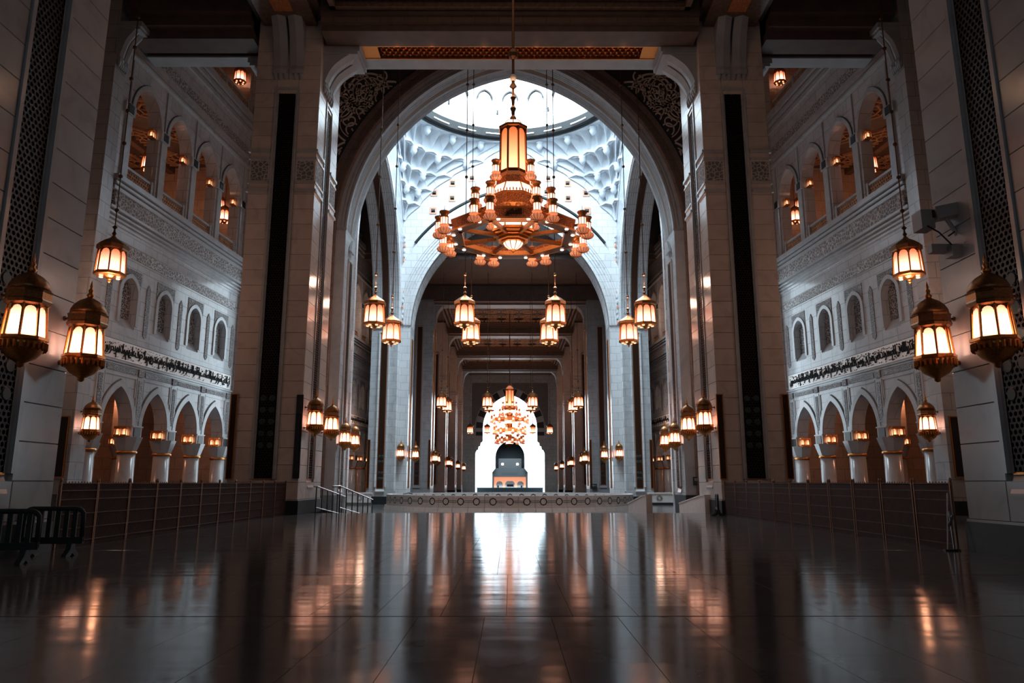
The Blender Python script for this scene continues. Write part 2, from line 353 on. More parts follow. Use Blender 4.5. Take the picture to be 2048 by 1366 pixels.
# ------------------------------------------------------------------ piers
PIER = {}
def pier(sg, y0, y1, label, x0=10.6, x1=14.2, ztop=28.4, zb=0., full=True, front=True, mat='marble_warm'):
    t = thing('marble_pier', label, 'pillar', (sg * (x0 + x1) / 2, (y0 + y1) / 2, zb))
    L0 = Vector((sg * (x0 + x1) / 2, (y0 + y1) / 2, zb))
    cx, cy = 0, 0; hx = (x1 - x0) / 2; hy = (y1 - y0) / 2
    def P(mb, name, mt, **kw): mb.v = [(x, y, z - zb) for x, y, z in mb.v]; return build(mb, name, mt, t, **kw)
    P(MB().box(-hx + .1, hx - .1, -hy + .1, hy - .1, zb, ztop), 'core', mat)
    P(MB().box(-hx - .06, hx + .06, -hy - .06, hy + .06, zb, .68), 'plinth', 'plinth_dark')
    P(MB().box(-hx - .03, hx + .03, -hy - .03, hy + .03, .68, .74), 'plinth_trim', 'marble')
    inx = -sg * (hx - .1)
    faces = [('inner', (inx, 0, -zb), pi / 2 if sg < 0 else -pi / 2, hy)]
    if front: faces.append(('front', (0, -hy + .1, -zb), 0, hx))
    for nm, loc, rz, half in faces:
        if full: clad(t, loc, rz, half, .68, .74 if True else 0, ztop - .2, (1.25, 23.2), mat)
        frame_mold(t, loc, rz, .56, 1.75, 23.05, 'marble')
        strip_niche(t, loc, rz, lat=(LAT if nm == 'front' or y0 < 20 else LATB), back='strip_back' if nm == 'front' or y0 < 20 else 'lattice_brown')
        for k in ((17.0, .16, .1), (17.5, .12, .06), (18.9, .12, .06), (19.3, .16, .1)):
            for s2 in (-1, 1): build(MB().box(s2 * .72, s2 * (half + (k[2] if nm == 'front' else -.02)), -.1 - k[2], 0, k[0], k[0] + k[1]), 'moulding', 'marble', t, loc=loc, rot=(0, 0, rz))
        for s2 in (-1, 1): build(MB().box(s2 * .8, s2 * (half - .1), -.115, 0, 17.7, 18.8), 'carved_panel', 'carved', t, loc=loc, rot=(0, 0, rz))
    return t, L0
p0 = {}; p1 = {}
for sg in (-1, 1):
    t, L0 = pier(sg, 12.9, 17.2, 'nearest %s marble pier, cut by the photo edge, with a tall dark lattice strip' % SIDE[sg], front=False, mat='marble')
    p0[sg] = t
    t, L0 = pier(sg, 37.0, 41.4, 'tall %s marble pier between the brown fence and the great pointed arch' % SIDE[sg])
    p1[sg] = t
    corbel(t, (0, -2.1, 0), 0, 1.7, 24.0, 27.3, 1.5)
    # short flanking lattice strips on the front edges
    for dx in (-1.68, 1.68):
        lc = (dx * 1.0, -2.215, 0)
        if sg < 0 and dx > 0:
            q = build(MB().box(-.17, .17, -.06, 0, 1.77, 5.98), 'black_wall_unit', 'black', t, loc=lc); q['label'] = 'narrow black equipment box on the pier'
            build(MB().box(-.12, .12, -.14, -.06, 5.0, 5.7).box(-.1, .1, -.12, -.06, 2.0, 2.5).box(-.02, .05, -.1, -.06, 2.6, 4.9), 'device', 'plastic_grey', q)
        else: strip_niche(t, lc, 0, 1.77, 5.98, .26, LATS, 'lattice_brown', None)
    # profile corbels under the lintel
    corbel(t, (-sg * 1.75, -.7, 0), pi / 2 if sg < 0 else -pi / 2, 2.0, 23.6, 25.7, 1.9)
    corbel(t, (sg * 1.75, -.1, 0), -pi / 2 if sg < 0 else pi / 2, 1.2, 23.6, 25.6, 1.0)
# outer piers beside the side bays
for sg in (-1, 1):
    t = thing('outer_pier', 'outer %s pier behind the nearest one, carrying a single small-looking lantern' % SIDE[sg], 'pillar', (sg * 23.6, 37.9, 0))
    build(MB().box(-2.1, 2.1, -2, -.95, 0, 28.38), 'core', 'marble_joint', t); build(MB().box(-2.16, 2.16, -2.06, -.95, 0, .68), 'plinth', 'plinth_dark', t)
    strip_niche(t, (sg * -1.6, -2.02, 0), 0, 1.85, 4.75, .5, None, 'black', None)
    corbel(t, (-sg * 2.1, -1.5, 0), pi / 2 if sg < 0 else -pi / 2, .9, 24.2, 26.2, 1.1)

# ------------------------------------------------------------------ lintels, beams, coffers
def lintel(name, x0, x1, y0, y1, zb, label, grille=False):
    t = thing(name, label, 'beam', ((x0 + x1) / 2, (y0 + y1) / 2, zb)); hx, hy = abs(x1 - x0) / 2, (y1 - y0) / 2
    if grille:
        build(MB().box(-hx, hx, hy - 1.05, hy, 0, 1.2), 'lower_band', 'beam_grey', t); build(MB().box(-hx, hx, -hy, -hy + .15, 0, 1.2), 'front_band', 'ceiling_brown', t)
        gx = hx - 2.1; ya, yb = -hy + .15, hy - 1.05
        for s_ in (-1, 1): build(MB().box(s_ * gx, s_ * hx, ya, yb, 0, 1.2), 'end_block', 'beam_grey', t)
        build(MB().box(-gx, gx, ya, yb, .5, .6), 'grille_back', 'ceiling_brown', t)
        f = MB().box(-gx, gx, ya, ya + .07, .0, .1).box(-gx, gx, yb - .07, yb, .0, .1)
        for s_ in (-1, 1): f.box(s_ * gx, s_ * (gx - .9), ya, yb, .03, .12)
        build(f, 'grille_frame', 'gold', t)
        me = hex_lattice(2 * gx - 1.9, yb - ya - .16, .19, .055, .07, 'gold', 'grille'); q = link('grille', me, t, (0, yb - .08, .06), (pi / 2 * 1, 0, 0)); q.rotation_euler = (pi / 2, 0, 0); q.location = (0, ya + .08, .0); q['kind'] = 'stuff'
        q.rotation_euler = (-pi / 2, 0, 0); q.location = (0, ya + .08, .07); q.scale = (1, -1, 1) if False else (1, 1, 1)
    else:
        build(MB().box(-hx, hx, -hy, hy, 0, .1), 'lower_band', 'beam_grey', t)
        build(MB().box(-hx, hx, -hy, hy, .1, 2.2), 'upper_band', 'ceiling_brown', t)
    return t
lintel('hall_lintel', -10.6, 10.6, 37.25, 39.75, 26.0, 'long grey lintel with a lit gold grille, spanning the hall above the chandelier', True)
for x in (-6.5, -4.5, -1.5, 1.5, 4.5, 6.5): point('grille_lamp', (x, 37.6, 25.75), 1.6, (1, .40, .16), .05)
for sg in (-1, 1): lintel('aisle_lintel', sg * 14.2, sg * 21.3, 38.6, 39.6, 26.05, 'grey lintel over the %s side bay, before the dark upper arcade' % SIDE[sg])
t = thing('ceiling_beam', 'brown stepped beam across the near hall ceiling, before the grille lintel', 'beam', (0, 35.9, 25.95))
for i, (y, z, mt) in enumerate([(0, 0, 'ceiling_brown'), (-.18, .35, 'marble_brown'), (-.4, .75, 'ceiling_brown')]):
    build(MB().box(-10.4, 10.4, y, y + 1.3, z, 2.4), 'beam_step', mt, t)
for sg in (-1, 1):
    t = thing('ceiling_beam', 'dark brown beam above the %s side bay, from tall pier to outer pier' % SIDE[sg], 'beam', (sg * 18.5, 36.9, 26))
    for y, z in ((0, 0), (-.5, .5), (-.9, 1.1)): build(MB().box(-2.7 - 1.4, 2.7, y - .2, y + 1.2, z, 2.3) if sg > 0 else MB().box(-2.7, 4.1, y - .2, y + 1.2, z, 2.3), 'beam_step', 'ceiling_brown', t)
    t = thing('long_beam', 'broad brown beam over the %s row of piers, running towards the viewer' % SIDE[sg], 'beam', (sg * 12.4, 18, 27.3))
    build(MB().box(-1.9, 1.9, -25, 18.9, 0, 1.1), 'beam_step', 'ceiling_brown', t); build(MB().box(-1.5, 1.5, -25, 18.9, -.35, 0), 'beam_step', 'coffer_gold', t)
    build(MB().box(-.5, .5, -25, 17.5, -.42, -.35), 'ceiling_inlay', 'carved_gold', t)
def coffers(y0, y1, hx, z, label, par=None, n=3):
    t = thing('coffered_ceiling', label, 'ceiling', (0, (y0 + y1) / 2, z)); hy = (y1 - y0) / 2
    f = MB()
    for k, (i_, d) in enumerate(((0, .0), (.5, .25), (1.0, .45))):
        a, c_ = hx - i_, hy - i_
        for s_ in (-1, 1): f.box(s_ * a, s_ * (a - .3), -c_, c_, d, 1); f.box(-a, a, s_ * c_, s_ * (c_ - .3), d, 1)
    build(f, 'frame', 'coffer_gold', t)
    cnt = max(1, int(hx / 3)); ry = max(1, int(hy / 3))
    for i in range(-cnt, cnt + 1):
        for j in range(-ry, ry + 1):
            g_ = MB(); X, Y = i * (hx - 1.8) / max(1, cnt), j * (hy - 1.8) / max(1, ry)
            for rr in (.55, .95, 1.35): g_.lathe([(rr, .82), (rr - .04, .7), (rr - .16, .7), (rr - .2, .82)], 8, X, Y, rot=pi / 8 * (rr > .9), cap=False)
            for k in range(8): a = k * pi / 4; g_.tube([(X + .5 * cos(a), Y + .5 * sin(a), .76), (X + 1.6 * cos(a + .4), Y + 1.6 * sin(a + .4), .76)], .05, 4)
            build(g_, 'ceiling_rosette', 'cream_relief', t)
    return t
coffers(18.5, 35.4, 9.8, 26.9, 'dark coffered ceiling of the near hall, above the big chandelier')

# ------------------------------------------------------------------ arcade walls
PT = 3.63
def arch_poly(cx, a, zs, h, z0): 
    c_ = cof(a, h); A = arc(a, c_, zs); return [(cx + a, z0)] + [(cx + x, z) for x, z in A] + [(cx - a, z0)]
def pane_poly(w_, z0, z1, n=5):
    r_ = w_ / 2; return [(-r_, z0), (r_, z0)] + [(r_ * cos(pi * i / n), z1 - r_ + r_ * sin(pi * i / n)) for i in range(n + 1)]
AR = {'ا':'FE8DFE8E','ب':'FE8FFE90FE91FE92','ت':'FE95FE96FE97FE98','ة':'FE93FE94','ث':'FE99FE9AFE9BFE9C','ج':'FE9DFE9EFE9FFEA0','ح':'FEA1FEA2FEA3FEA4','خ':'FEA5FEA6FEA7FEA8','د':'FEA9FEAA','ذ':'FEABFEAC','ر':'FEADFEAE','ز':'FEAFFEB0','س':'FEB1FEB2FEB3FEB4','ش':'FEB5FEB6FEB7FEB8','ص':'FEB9FEBAFEBBFEBC','ع':'FEC9FECAFECBFECC','ف':'FED1FED2FED3FED4','ق':'FED5FED6FED7FED8','ك':'FED9FEDAFEDBFEDC','ل':'FEDDFEDEFEDFFEE0','م':'FEE1FEE2FEE3FEE4','ن':'FEE5FEE6FEE7FEE8','ه':'FEE9FEEAFEEBFEEC','و':'FEEDFEEE','ى':'FEEFFEF0','ي':'FEF1FEF2FEF3FEF4','ﻻ':'FEFBFEFC'}
def shape(t_):
    t_ = t_.replace('لا', 'ﻻ'); o_ = []
    for i, ch in enumerate(t_):
        if ch not in AR: o_.append(ch); continue
        p = i > 0 and t_[i - 1] in AR and len(AR[t_[i - 1]]) > 8; n_ = len(AR[ch]) > 8 and i + 1 < len(t_) and t_[i + 1] in AR
        k = 3 if p and n_ else 1 if p else 2 if n_ else 0
        o_.append(chr(int(AR[ch][k * 4:k * 4 + 4], 16)))
    return ''.join(o_)[::-1]
def text_mesh(txt, w_, h_, bold=.02, ar=True, extr=.02):
    cu = bpy.data.curves.new('lettering', 'FONT'); cu.body = shape(txt) if ar else txt; cu.size = 1; cu.offset = bold; cu.extrude = extr; cu.resolution_u = 2; cu.space_word = .25 if ar else 1
    o_ = bpy.data.objects.new('lettering', cu); C.objects.link(o_); bpy.context.view_layer.update()
    me = bpy.data.meshes.new_from_object(o_.evaluated_get(bpy.context.evaluated_depsgraph_get())); bpy.data.objects.remove(o_)
    X = [v.co.x for v in me.vertices]; Y = [v.co.y for v in me.vertices]; x0, x1, y0, y1 = min(X), max(X), min(Y), max(Y)
    for v in me.vertices:
        x, y, z = v.co; v.co = ((x - (x0 + x1) / 2) * w_ / (x1 - x0), -z, (y - (y0 + y1) / 2) * h_ / (y1 - y0))
    me.flip_normals(); me.update(); return me
VERSE = {-1: 'ان الذين امنوا وعملوا الصلحت واقاموا الصلوة واتوا الزكوة لهم اجرهم عند ربهم ولا خوف عليهم ولا هم يحزنون',
         1: 'واذكروا الله فى ايام معدودت فمن تعجل فى يومين فلا اثم عليه ومن تاخر فلا اثم عليه لمن اتقى واتقوا الله واعلموا انكم اليه تحشرون'}
def capital_col(par_label, loc, rz, zb, group=None, lampside=1):
    t = thing('marble_column', par_label, 'column', loc, rz, group); z = -loc[2]
    build(MB().lathe([(.62, 0), (.62, .25), (.52, .4), (.5, .55), (.47, z + 3.2)], 20), 'shaft', 'column_marble', t, smooth=True)
    build(MB().lathe([(.5, z + 3.17), (.55, z + 3.2), (.55, z + 3.3), (.5, z + 3.33)], 20), 'gold_ring', 'gold', t, smooth=True)
    k = MB()
    for i, (hw, z0, z1) in enumerate(((.5, 3.33, 3.5), (.56, 3.5, 3.68), (.62, 3.68, 3.88), (.68, 3.88, 4.1))): k.lathe([(hw * 1.02, z + z0), (hw * 1.14, z + z1)], 8, rot=pi / 8)
    build(k, 'capital', 'marble', t)
    return t
LAMPM = {}
def box_lamp(label, loc, rz, group):
    """square wall lamp with a glowing tube, back against the stone block, front towards -y"""
    if 'r' not in LAMPM:
        t = thing('capital_lamp', label, 'lamp', loc, rz, group)
        f = MB().box(-.17, .17, -.36, 0, .5, .56).box(-.17, .17, -.36, 0, 0, .05).box(-.17, .17, -.36, -.32, .42, .5).box(-.17, .17, -.36, -.32, .05, .1)
        for x in (-.17, .14): f.box(x, x + .03, -.36, -.33, 0, .5); f.box(x, x + .03, -.03, 0, 0, .5)
        for i in range(5): f.box(-.165 + i * .075, -.135 + i * .075, -.36, -.32, -.07, 0)
        build(f, 'cage', 'gold', t); build(MB().lathe([(.08, .07), (.11, .12), (.11, .36), (.07, .42)], 10, 0, -.18), 'glowing_glass', 'glow_small', t, smooth=True)
        LAMPM['r'] = t; return t
    return copy_thing(LAMPM['r'], label, loc, rz, group)

def arcade(sg, yc, near):
    """one two-storey arcade wall; local x to the viewer's right along the wall, y into the wall"""
    X0 = sg * (24.8 - .081 * yc); ang = math.atan(.081)
    rz = (pi / 2 - ang) if sg < 0 else (-pi / 2 + ang)
    # direction of local x for the left wall: (+.081, 1); for the right wall: (.081, -1)
    T = .75; mp = lambda a, b_, d: (a, d, b_)
    where = 'near' if near else 'far'
    cxs = [(k + .5) * PT for k in (-2, -1, 0, 1)]; pls = [k * PT for k in (-2, -1, 0, 1, 2)]
    outer = [(-8.35, -.75), (-7.75, -.75), (-7.75, 4.7)]
    for c_ in cxs: outer += arch_poly(c_, 1.34, 4.7, 2.1, 4.7)[::-1]
    outer += [(7.75, 4.7), (7.75, -.75), (8.35, -.75), (8.35, 29.9), (-8.35, 29.9)]
    holes = [arch_poly(c_, .74, 12.1, .88, 10.1) for c_ in cxs] + [arch_poly(c_, 1.34, 22.75, 1.85, 18.15) for c_ in cxs]
    W = build(MB().slab(outer, holes, 0, T, mp), 'wall_' + SIDE[sg], 'marble_joint', loc=(X0, yc, 0), rot=(0, 0, rz)); W['kind'] = 'structure'
    W['label'] = 'marble arcade wall, %s %s, with an Arabic inscription between two storeys of arches' % (where, SIDE[sg])
    K = lambda mb, name, mat, **kw: build(mb, name, mat, W, **kw)
    # lower storey
    for c_ in cxs:
        o_ = [(c_ + x, z) for x, z in arc(1.34, cof(1.34, 2.1), 4.7, .34)]; i_ = [(c_ + x, z) for x, z in arc(1.34, cof(1.34, 2.1), 4.7)]
        K(MB().slab(o_ + i_[::-1], [], -.09, 0, mp), 'arch_band', 'marble')
        o2 = [(c_ + x, z) for x, z in arc(1.34, cof(1.34, 2.1), 4.7, .40)]
        K(MB().slab(o2 + o_[::-1], [], -.03, .0, mp), 'arch_groove', 'groove')
        fr = MB().box(c_ - 1.45, c_ + 1.45, -.05, 0, 7.36, 7.46).box(c_ - 1.45, c_ - 1.38, -.05, 0, 6.3, 7.4).box(c_ + 1.38, c_ + 1.45, -.05, 0, 6.3, 7.4)
        K(fr, 'panel_frame', 'marble'); K(MB().box(c_ - 1.35, c_ + 1.35, -.04, 0, 7.6, 7.88), 'dotted_frieze', 'carved_fine')
        for i in range(12):
            x = c_ - 1.24 + i * .225; K(MB().lathe([(.055, -.06), (.06, 0)], 8, 0, 0), 'boss', 'panel_white', loc=(x, -.03, 7.74), rot=(pi / 2, 0, 0))
    for k, p in enumerate(pls):
        K(MB().box(p - .3, p + .3, -.06, 0, 4.75, 7.45), 'pilaster', 'marble'); K(MB().box(p - .17, p + .17, -.085, -.06, 5.0, 7.3), 'carved_strip', 'carved_fine')
        K(MB().box(p - .24, p + .24, -.08, 0, 7.55, 7.95), 'carved_square', 'carved_fine')
        hw = .47 if abs(p) < 7 else .42
        K(MB().box(p - hw, p + hw, -.12, T, 4.1, 4.72).box(p - hw - .05, p + hw + .05, -.17, T, 4.66, 4.74), 'impost_block', 'marble')
        K(MB().box(p - .3, p + .3, -.15, -.12, 4.14, 4.6), 'dark_panel', 'black')
        K(MB().box(p - .36, p + .36, -.135, -.12, 4.1, 4.64), 'panel_frame', 'bronze')
        # slender carved niches
        nz = [(p - .2, 9.95), (p, 9.8), (p + .2, 9.95), (p + .2, 12.75), (p, 13.05), (p - .2, 12.75)]
        K(MB().slab(nz, [], -.035, .0, mp), 'carved_niche', 'carved_fine')
        # upper storey posts
        K(MB().box(p - .28, p + .28, -.1, 0, 18.2, 22.1), 'post', 'marble'); K(MB().box(p - .47, p + .47, -.16, T, 22.14, 22.77), 'impost_block', 'marble')
        K(MB().box(p - .24, p + .24, -.19, -.16, 22.2, 22.7), 'dark_panel', 'lattice_dark'); K(MB().box(p - .05, p + .05, -.08, 0, 22.8, 25.5), 'thin_moulding', 'marble')
    # bands
    bands = MB()
    for z0, z1, d in ((7.95, 8.02, .06), (8.08, 8.18, .1), (9.3, 9.36, .05), (9.62, 9.66, .02), (13.98, 14.04, .05), (14.78, 14.84, .05), (15.5, 15.65, .08), (15.75, 15.85, .14), (16.0, 16.1, .2), (16.25, 16.4, .26), (17.3, 17.5, .32), (17.6, 17.75, .4), (17.85, 18.15, .5), (25.65, 25.8, .2), (25.95, 26.0, .12), (26.3, 26.5, .1), (28.5, 28.8, .15), (28.95, 29.2, .3), (29.35, 29.9, .42)):
        bands.box(-8.2, 8.2, -d, .02, z0, z1)
    K(bands, 'mouldings', 'marble')
    K(MB().box(-7.9, 7.9, -.22, 0, 16.42, 17.28), 'carved_frieze', 'carved'); K(MB().box(-7.6, 7.6, -.04, 0, 14.12, 14.72), 'carved_frieze', 'carved')
    K(MB().box(-7.6, 7.6, -.03, 0, 26.7, 27.3), 'carved_frieze', 'carved')
    # inscription
    K(MB().box(-7.55, 7.5, -.05, 0, 8.24, 9.26), 'inscription_panel', 'panel_white')
    me = text_mesh(VERSE[sg], 14.6, .86, .002 if not near else .006); me.materials.clear(); me.materials.append(M['ink'])
    tx = link('inscription', me, W, (0, -.075, 8.72)); tx['label'] = 'line of black Arabic calligraphy'
    dm_ = MB(); rr_ = random.Random(sg + 5)
    for i in range(150):
        x, z, l_ = -7.3 + i * 14.6 / 150 + rr_.uniform(-.03, .03), rr_.choice((8.34, 8.95, 9.03, 9.1)) + rr_.uniform(-.03, .03), rr_.uniform(.05, .10)
        dm_.box(0, 0, 0, 0, 0, 0) if False else dm_.add([(x, -.08, z), (x + l_, -.08, z + l_ * .55), (x + l_, -.08, z + l_ * .55 + .02), (x, -.08, z + .025), (x, -.05, z), (x + l_, -.05, z + l_ * .55), (x + l_, -.05, z + l_ * .55 + .02), (x, -.05, z + .025)], [(0, 1, 2, 3), (4, 7, 6, 5), (0, 4, 5, 1), (3, 2, 6, 7)])
    q = K(dm_, 'vowel_marks', 'ink'); q['kind'] = 'stuff'
    # windows with lattice screens
    for c_ in cxs:
        o_ = [(c_ + x, z) for x, z in arc(.74, cof(.74, .88), 12.1, .24)]; i_ = [(c_ + x, z) for x, z in arc(.74, cof(.74, .88), 12.1)]
        K(MB().slab([(c_ + .98, 10.3)] + o_ + [(c_ - .98, 10.3), (c_ - .74, 10.3)] + i_[::-1] + [(c_ + .74, 10.3)], [], -.07, 0, mp), 'window_frame', 'marble')
        sp = [(c_ + .98, 12.4), (c_ + .98, 13.5), (c_ - .98, 13.5), (c_ - .98, 12.4)] + [(x, z) for x, z in [(c_ + x, z) for x, z in arc(.74, cof(.74, .88), 12.1, .25)][::-1] if z > 12.45]
        K(MB().slab(sp, [], -.03, 0, mp), 'carved_spandrel', 'carved_fine')
        K(MB().add([(c_ - .74, 0, 10.1), (c_ + .74, 0, 10.1), (c_ + .74, .38, 10.68), (c_ - .74, .38, 10.68), (c_ - .74, .42, 10.1), (c_ + .74, .42, 10.1)], [(0, 1, 2, 3), (0, 4, 5, 1), (3, 2, 5, 4), (0, 3, 4), (1, 5, 2)]), 'sloped_sill', 'marble')
        K(MB().box(c_ - .75, c_ + .75, .43, .47, 10.1, 13.0), 'window_back', 'black')
        q = link('window_lattice', WLAT, W, (c_, .41, 10.65)); q['kind'] = 'stuff'
    # balustrades
    for c_ in cxs:
        K(MB().box(c_ - 1.34, c_ + 1.34, .1, .3, 19.1, 19.25).box(c_ - 1.34, c_ + 1.34, .1, .3, 18.15, 18.3).box(c_ + (1.1 if sg < 0 else -1.34), c_ + (1.34 if sg < 0 else -1.1), .05, .35, 18.15, 19.3), 'balustrade_rail', 'marble')
        q = link('balustrade_panel', BLAT, W, (c_, .22, 18.3)); q['kind'] = 'stuff'
        o_ = [(c_ + x, z) for x, z in arc(1.34, cof(1.34, 1.85), 22.75, .26)]; i_ = [(c_ + x, z) for x, z in arc(1.34, cof(1.34, 1.85), 22.75)]
        K(MB().slab(o_ + i_[::-1], [], -.09, 0, mp), 'arch_band', 'marble')
        o2 = [(c_ + x, z) for x, z in arc(1.34, cof(1.34, 1.85), 22.75, .31)]
        K(MB().slab(o2 + o_[::-1], [], -.03, .0, mp), 'arch_groove', 'groove')
        K(MB().box(c_ - 1.7, c_ + 1.7, .1, .3, 30.95, 31.15), 'top_rail', 'marble'); q = link('balustrade_panel', BLAT, W, (c_, .2, 29.95), scale=(1.3, 1, 1.25)); q['kind'] = 'stuff'
        K(MB().box(c_ + 1.68, c_ + 1.95, .05, .35, 29.9, 31.2), 'balustrade_post', 'marble')
    mt = Matrix.Translation((X0, yc, 0)) @ Matrix.Rotation(rz, 4, 'Z')
    # aisle and galleries behind
    G = thing('gallery', 'warm-lit aisle and gallery rooms behind the %s %s arcade' % (where, SIDE[sg]), 'gallery', (X0, yc, 0), rz)
    build(MB().box(-9.5, 9.5, T, 13, 13.2, 17.9).box(-9.5, 9.5, T, 13, 28.6, 29.4), 'upper_floor', 'marble_brown', G)
    build(MB().box(-9.5, 9.5, 13, 13.4, -.75, 38), 'rear_wall', 'aisle_marble', G)
    for e in (-9.7, 9.3): build(MB().box(e, e + .4, T, 13, -.75, 38), 'end_wall', 'aisle_marble', G)
    build(MB().box(-9.5, 9.5, T, 13, 9.3, 9.8), 'lower_ceiling', 'ceiling_brown', G)
    build(MB().box(-9.5, 9.5, T, 13, 26.6, 27.2), 'gallery_ceiling', 'ceiling_brown', G)
    for i in range(5):
        for j in range(3):
            g_ = MB(); X, Y = -7.3 + i * 3.63, 3.2 + j * 3.4
            for rr in (.5, 1.0, 1.5): g_.lathe([(rr, 26.6), (rr - .04, 26.42), (rr - .16, 26.42), (rr - .2, 26.6)], 8, X, Y, rot=pi / 8 * (rr > .9), cap=False)
            for k in range(8): a = k * pi / 4; g_.tube([(X + .4 * cos(a), Y + .4 * sin(a), 26.48), (X + 1.7 * cos(a + .35), Y + 1.7 * sin(a + .35), 26.48)], .06, 4)
            build(g_, 'ceiling_rosette', 'cream_relief', G)
    for (x, y) in ((-5.4, 9), (0, 10), (5.4, 9)): build(MB().box(x - .25, x + .25, 12.9, 13, 1.2, 6.0), 'wall_strip', 'lattice_brown', G)
    build(MB().box(-9.3, 9.3, 12.6, 13, 25.6, 26.6).box(-9.3, 9.3, 6.8, 7.3, 26.1, 26.6), 'gallery_cornice', 'coffer_gold', G)
    for z, pw, xx in ((7.6, 300, (-4.5, 4.5)), (22.5, 150, (-4.5, 4.5)), (33.5, 160, (0,))):
        for x in xx: point('gallery_lamp', mt @ Vector((x, 6.3, z)), pw * (1 if near else .6), r=.5)
    # columns and lamps
    for k, p in enumerate(pls):
        kk = k if sg < 0 else 4 - k
        if 0 < k < 4:
            l = mt @ Vector((p, T / 2, -.75)); capital_col('%s grey column from the near end of the %s %s arcade' % (ORD[kk - 1], where, SIDE[sg]), l, rz, -.75, 'arcade front columns')
        elif near:
            l = mt @ Vector((p, T / 2, -.75)); capital_col('half-hidden column at the %s end of the near %s arcade' % ('near' if kk == 0 else 'far', SIDE[sg]), l, rz, -.75, 'arcade front columns')
        # pair of lamps on the face of the block towards the viewer
        fx = p - .47 if sg < 0 else p + .47; lr = rz - pi / 2 if sg < 0 else rz + pi / 2
        if kk > 0 or not near:
            for q_, d in enumerate((.18, .57)):
                box_lamp('%s cage lamp on the %s block from the near end of the %s %s arcade' % (('outer', 'inner')[q_], ORD[kk], where, SIDE[sg]), mt @ Vector((fx, d, 4.12)), lr, 'cage lamps of the arcades')
            if near:
                box_lamp('dim cage lamp, %s upper gallery post from the near end, %s side' % (ORD[kk], SIDE[sg]), mt @ Vector((fx, .38, 22.16)), lr, 'cage lamps of the upper galleries')
    if near:
        for k, p in enumerate((-5.4, -1.8, 1.8, 5.4)):
            kk = k if sg < 0 else 3 - k
            l = mt @ Vector((p, 6.5, -.75)); capital_col('%s column of the second row, inside the %s aisle' % (ORD[kk], SIDE[sg]), l, rz, -.75, 'aisle inner columns')
            build(MB().box(p - .5, p + .5, 6, 7, 4.1, 9.3), 'inner_pier', 'aisle_marble', G)
            fx = p - .5 if sg < 0 else p + .5; lr = rz - pi / 2 if sg < 0 else rz + pi / 2
            for q_, d in enumerate((6.2, 6.75)):
                box_lamp('%s cage lamp on the %s inner column of the %s aisle' % (('outer', 'inner')[q_], ORD[kk], SIDE[sg]), mt @ Vector((fx, d, 4.12)), lr, 'cage lamps inside the aisles')
    return mt, rz
WLAT = hex_lattice(1.46, 2.4, .085, .035, .04, 'carved', 'window_lattice')
BLAT = hex_lattice(2.6, .8, .13, .05, .05, 'cream_relief', 'balustrade_panel')
MTS = {}
for sg in (-1, 1):
    MTS[sg] = arcade(sg, 45.3, True); arcade(sg, 85.0, False)

# ------------------------------------------------------------------ great arches
def sweep(a, c_, z0, prof, mp, n=40, th0=0.0, jamb=None):
    """sweep an open profile [(dr, d)] along the pointed arch; jamb = z down to which it runs straight"""
    rows = []
    for side in (1, -1):
        seq = []
        if jamb is not None and side == 1: seq.append([mp(a + dr, jamb, d) for dr, d in prof])
        thm = math.acos(c_ / (a + c_))
        for i in range(n + 1):
            th = th0 + (thm - th0) * i / n; row = []
            for dr, d in prof:
                r_ = a + c_ + dr; t2 = min(th * math.acos(c_ / r_) / thm, math.acos(c_ / r_)); row.append(mp(side * (-c_ + r_ * cos(t2)), z0 + r_ * sin(t2), d))
            seq.append(row)
        if side == -1:
            seq = seq[::-1][1:]
            if jamb is not None: seq.append([mp(-(a + dr), jamb, d) for dr, d in prof])
        rows += seq
    return MB().quadstrip(rows)
def grooved(d0, d1, axis, k, dep=.07, base=0.0):
    """profile from d0 to d1 with k square grooves; axis 'r' varies dr at depth base, axis 'd' varies depth at dr=base"""
    pts = []; st = (d1 - d0) / (2 * k + 1)
    for i in range(2 * k + 1):
        lo = i % 2; o_ = dep if lo else 0
        for e in (0, 1):
            v = d0 + st * (i + e); pts.append((v, base + o_) if axis == 'r' else (base + o_, v))
    return pts
# near arch: front y=53, back y=56.3, half span 12.6
A, SP, CC = 12.6, 20.0, 3.1
mpN = lambda x, z, d: (x, 53 + d, z)
outl = [(A, -.75)] + arc(A, CC, SP, n=40) + [(-A, -.75), (-20.8, -.75), (-20.8, 40), (20.8, 40), (20.8, -.75)]
sideop = [[(s_ * x, z) for x, z in [(15.0, -.2), (20.0, -.2), (20.0, 22), (19.4, 24.5), (17.5, 26.5), (15.6, 24.5), (15.0, 22)]] for s_ in (-1, 1)]  # unseen side openings, made up to let light onto the arcade
NW = thing('great_arch', 'great pointed arch framing the view into the bright dome bay', 'arch', (0, 54.6, -.75)); OF = Vector((0, -54.6, .75))
def PN(mb, name, mat, par=NW, off=OF, **kw): mb.v = [tuple(Vector(p) + off) for p in mb.v]; return build(mb, name, mat, par, **kw)
PN(MB().slab(outl, sideop, .12, 3.3, mpN), 'arch_wall', 'marble_joint')
PN(sweep(A, CC, SP, [(.75, .12), (.75, -.1), (.85, -.22), (1.0, -.22), (1.0, -.1)] + grooved(1.05, 1.75, 'r', 1, .08, -.14) + [(1.85, -.14), (1.95, .12)], mpN, jamb=.7), 'outer_band', 'marble_brown')  # shade on this band is put into its brown colour
PN(sweep(A, CC, SP, [(-.02, 3.3), (-.02, 2.9)] + [(y_, x_) for x_, y_ in grooved(2.9, 2.0, 'r', 3, .09, -.02)] + [(.0, 1.7)], mpN, th0=.05), 'soffit_grooves', 'marble')
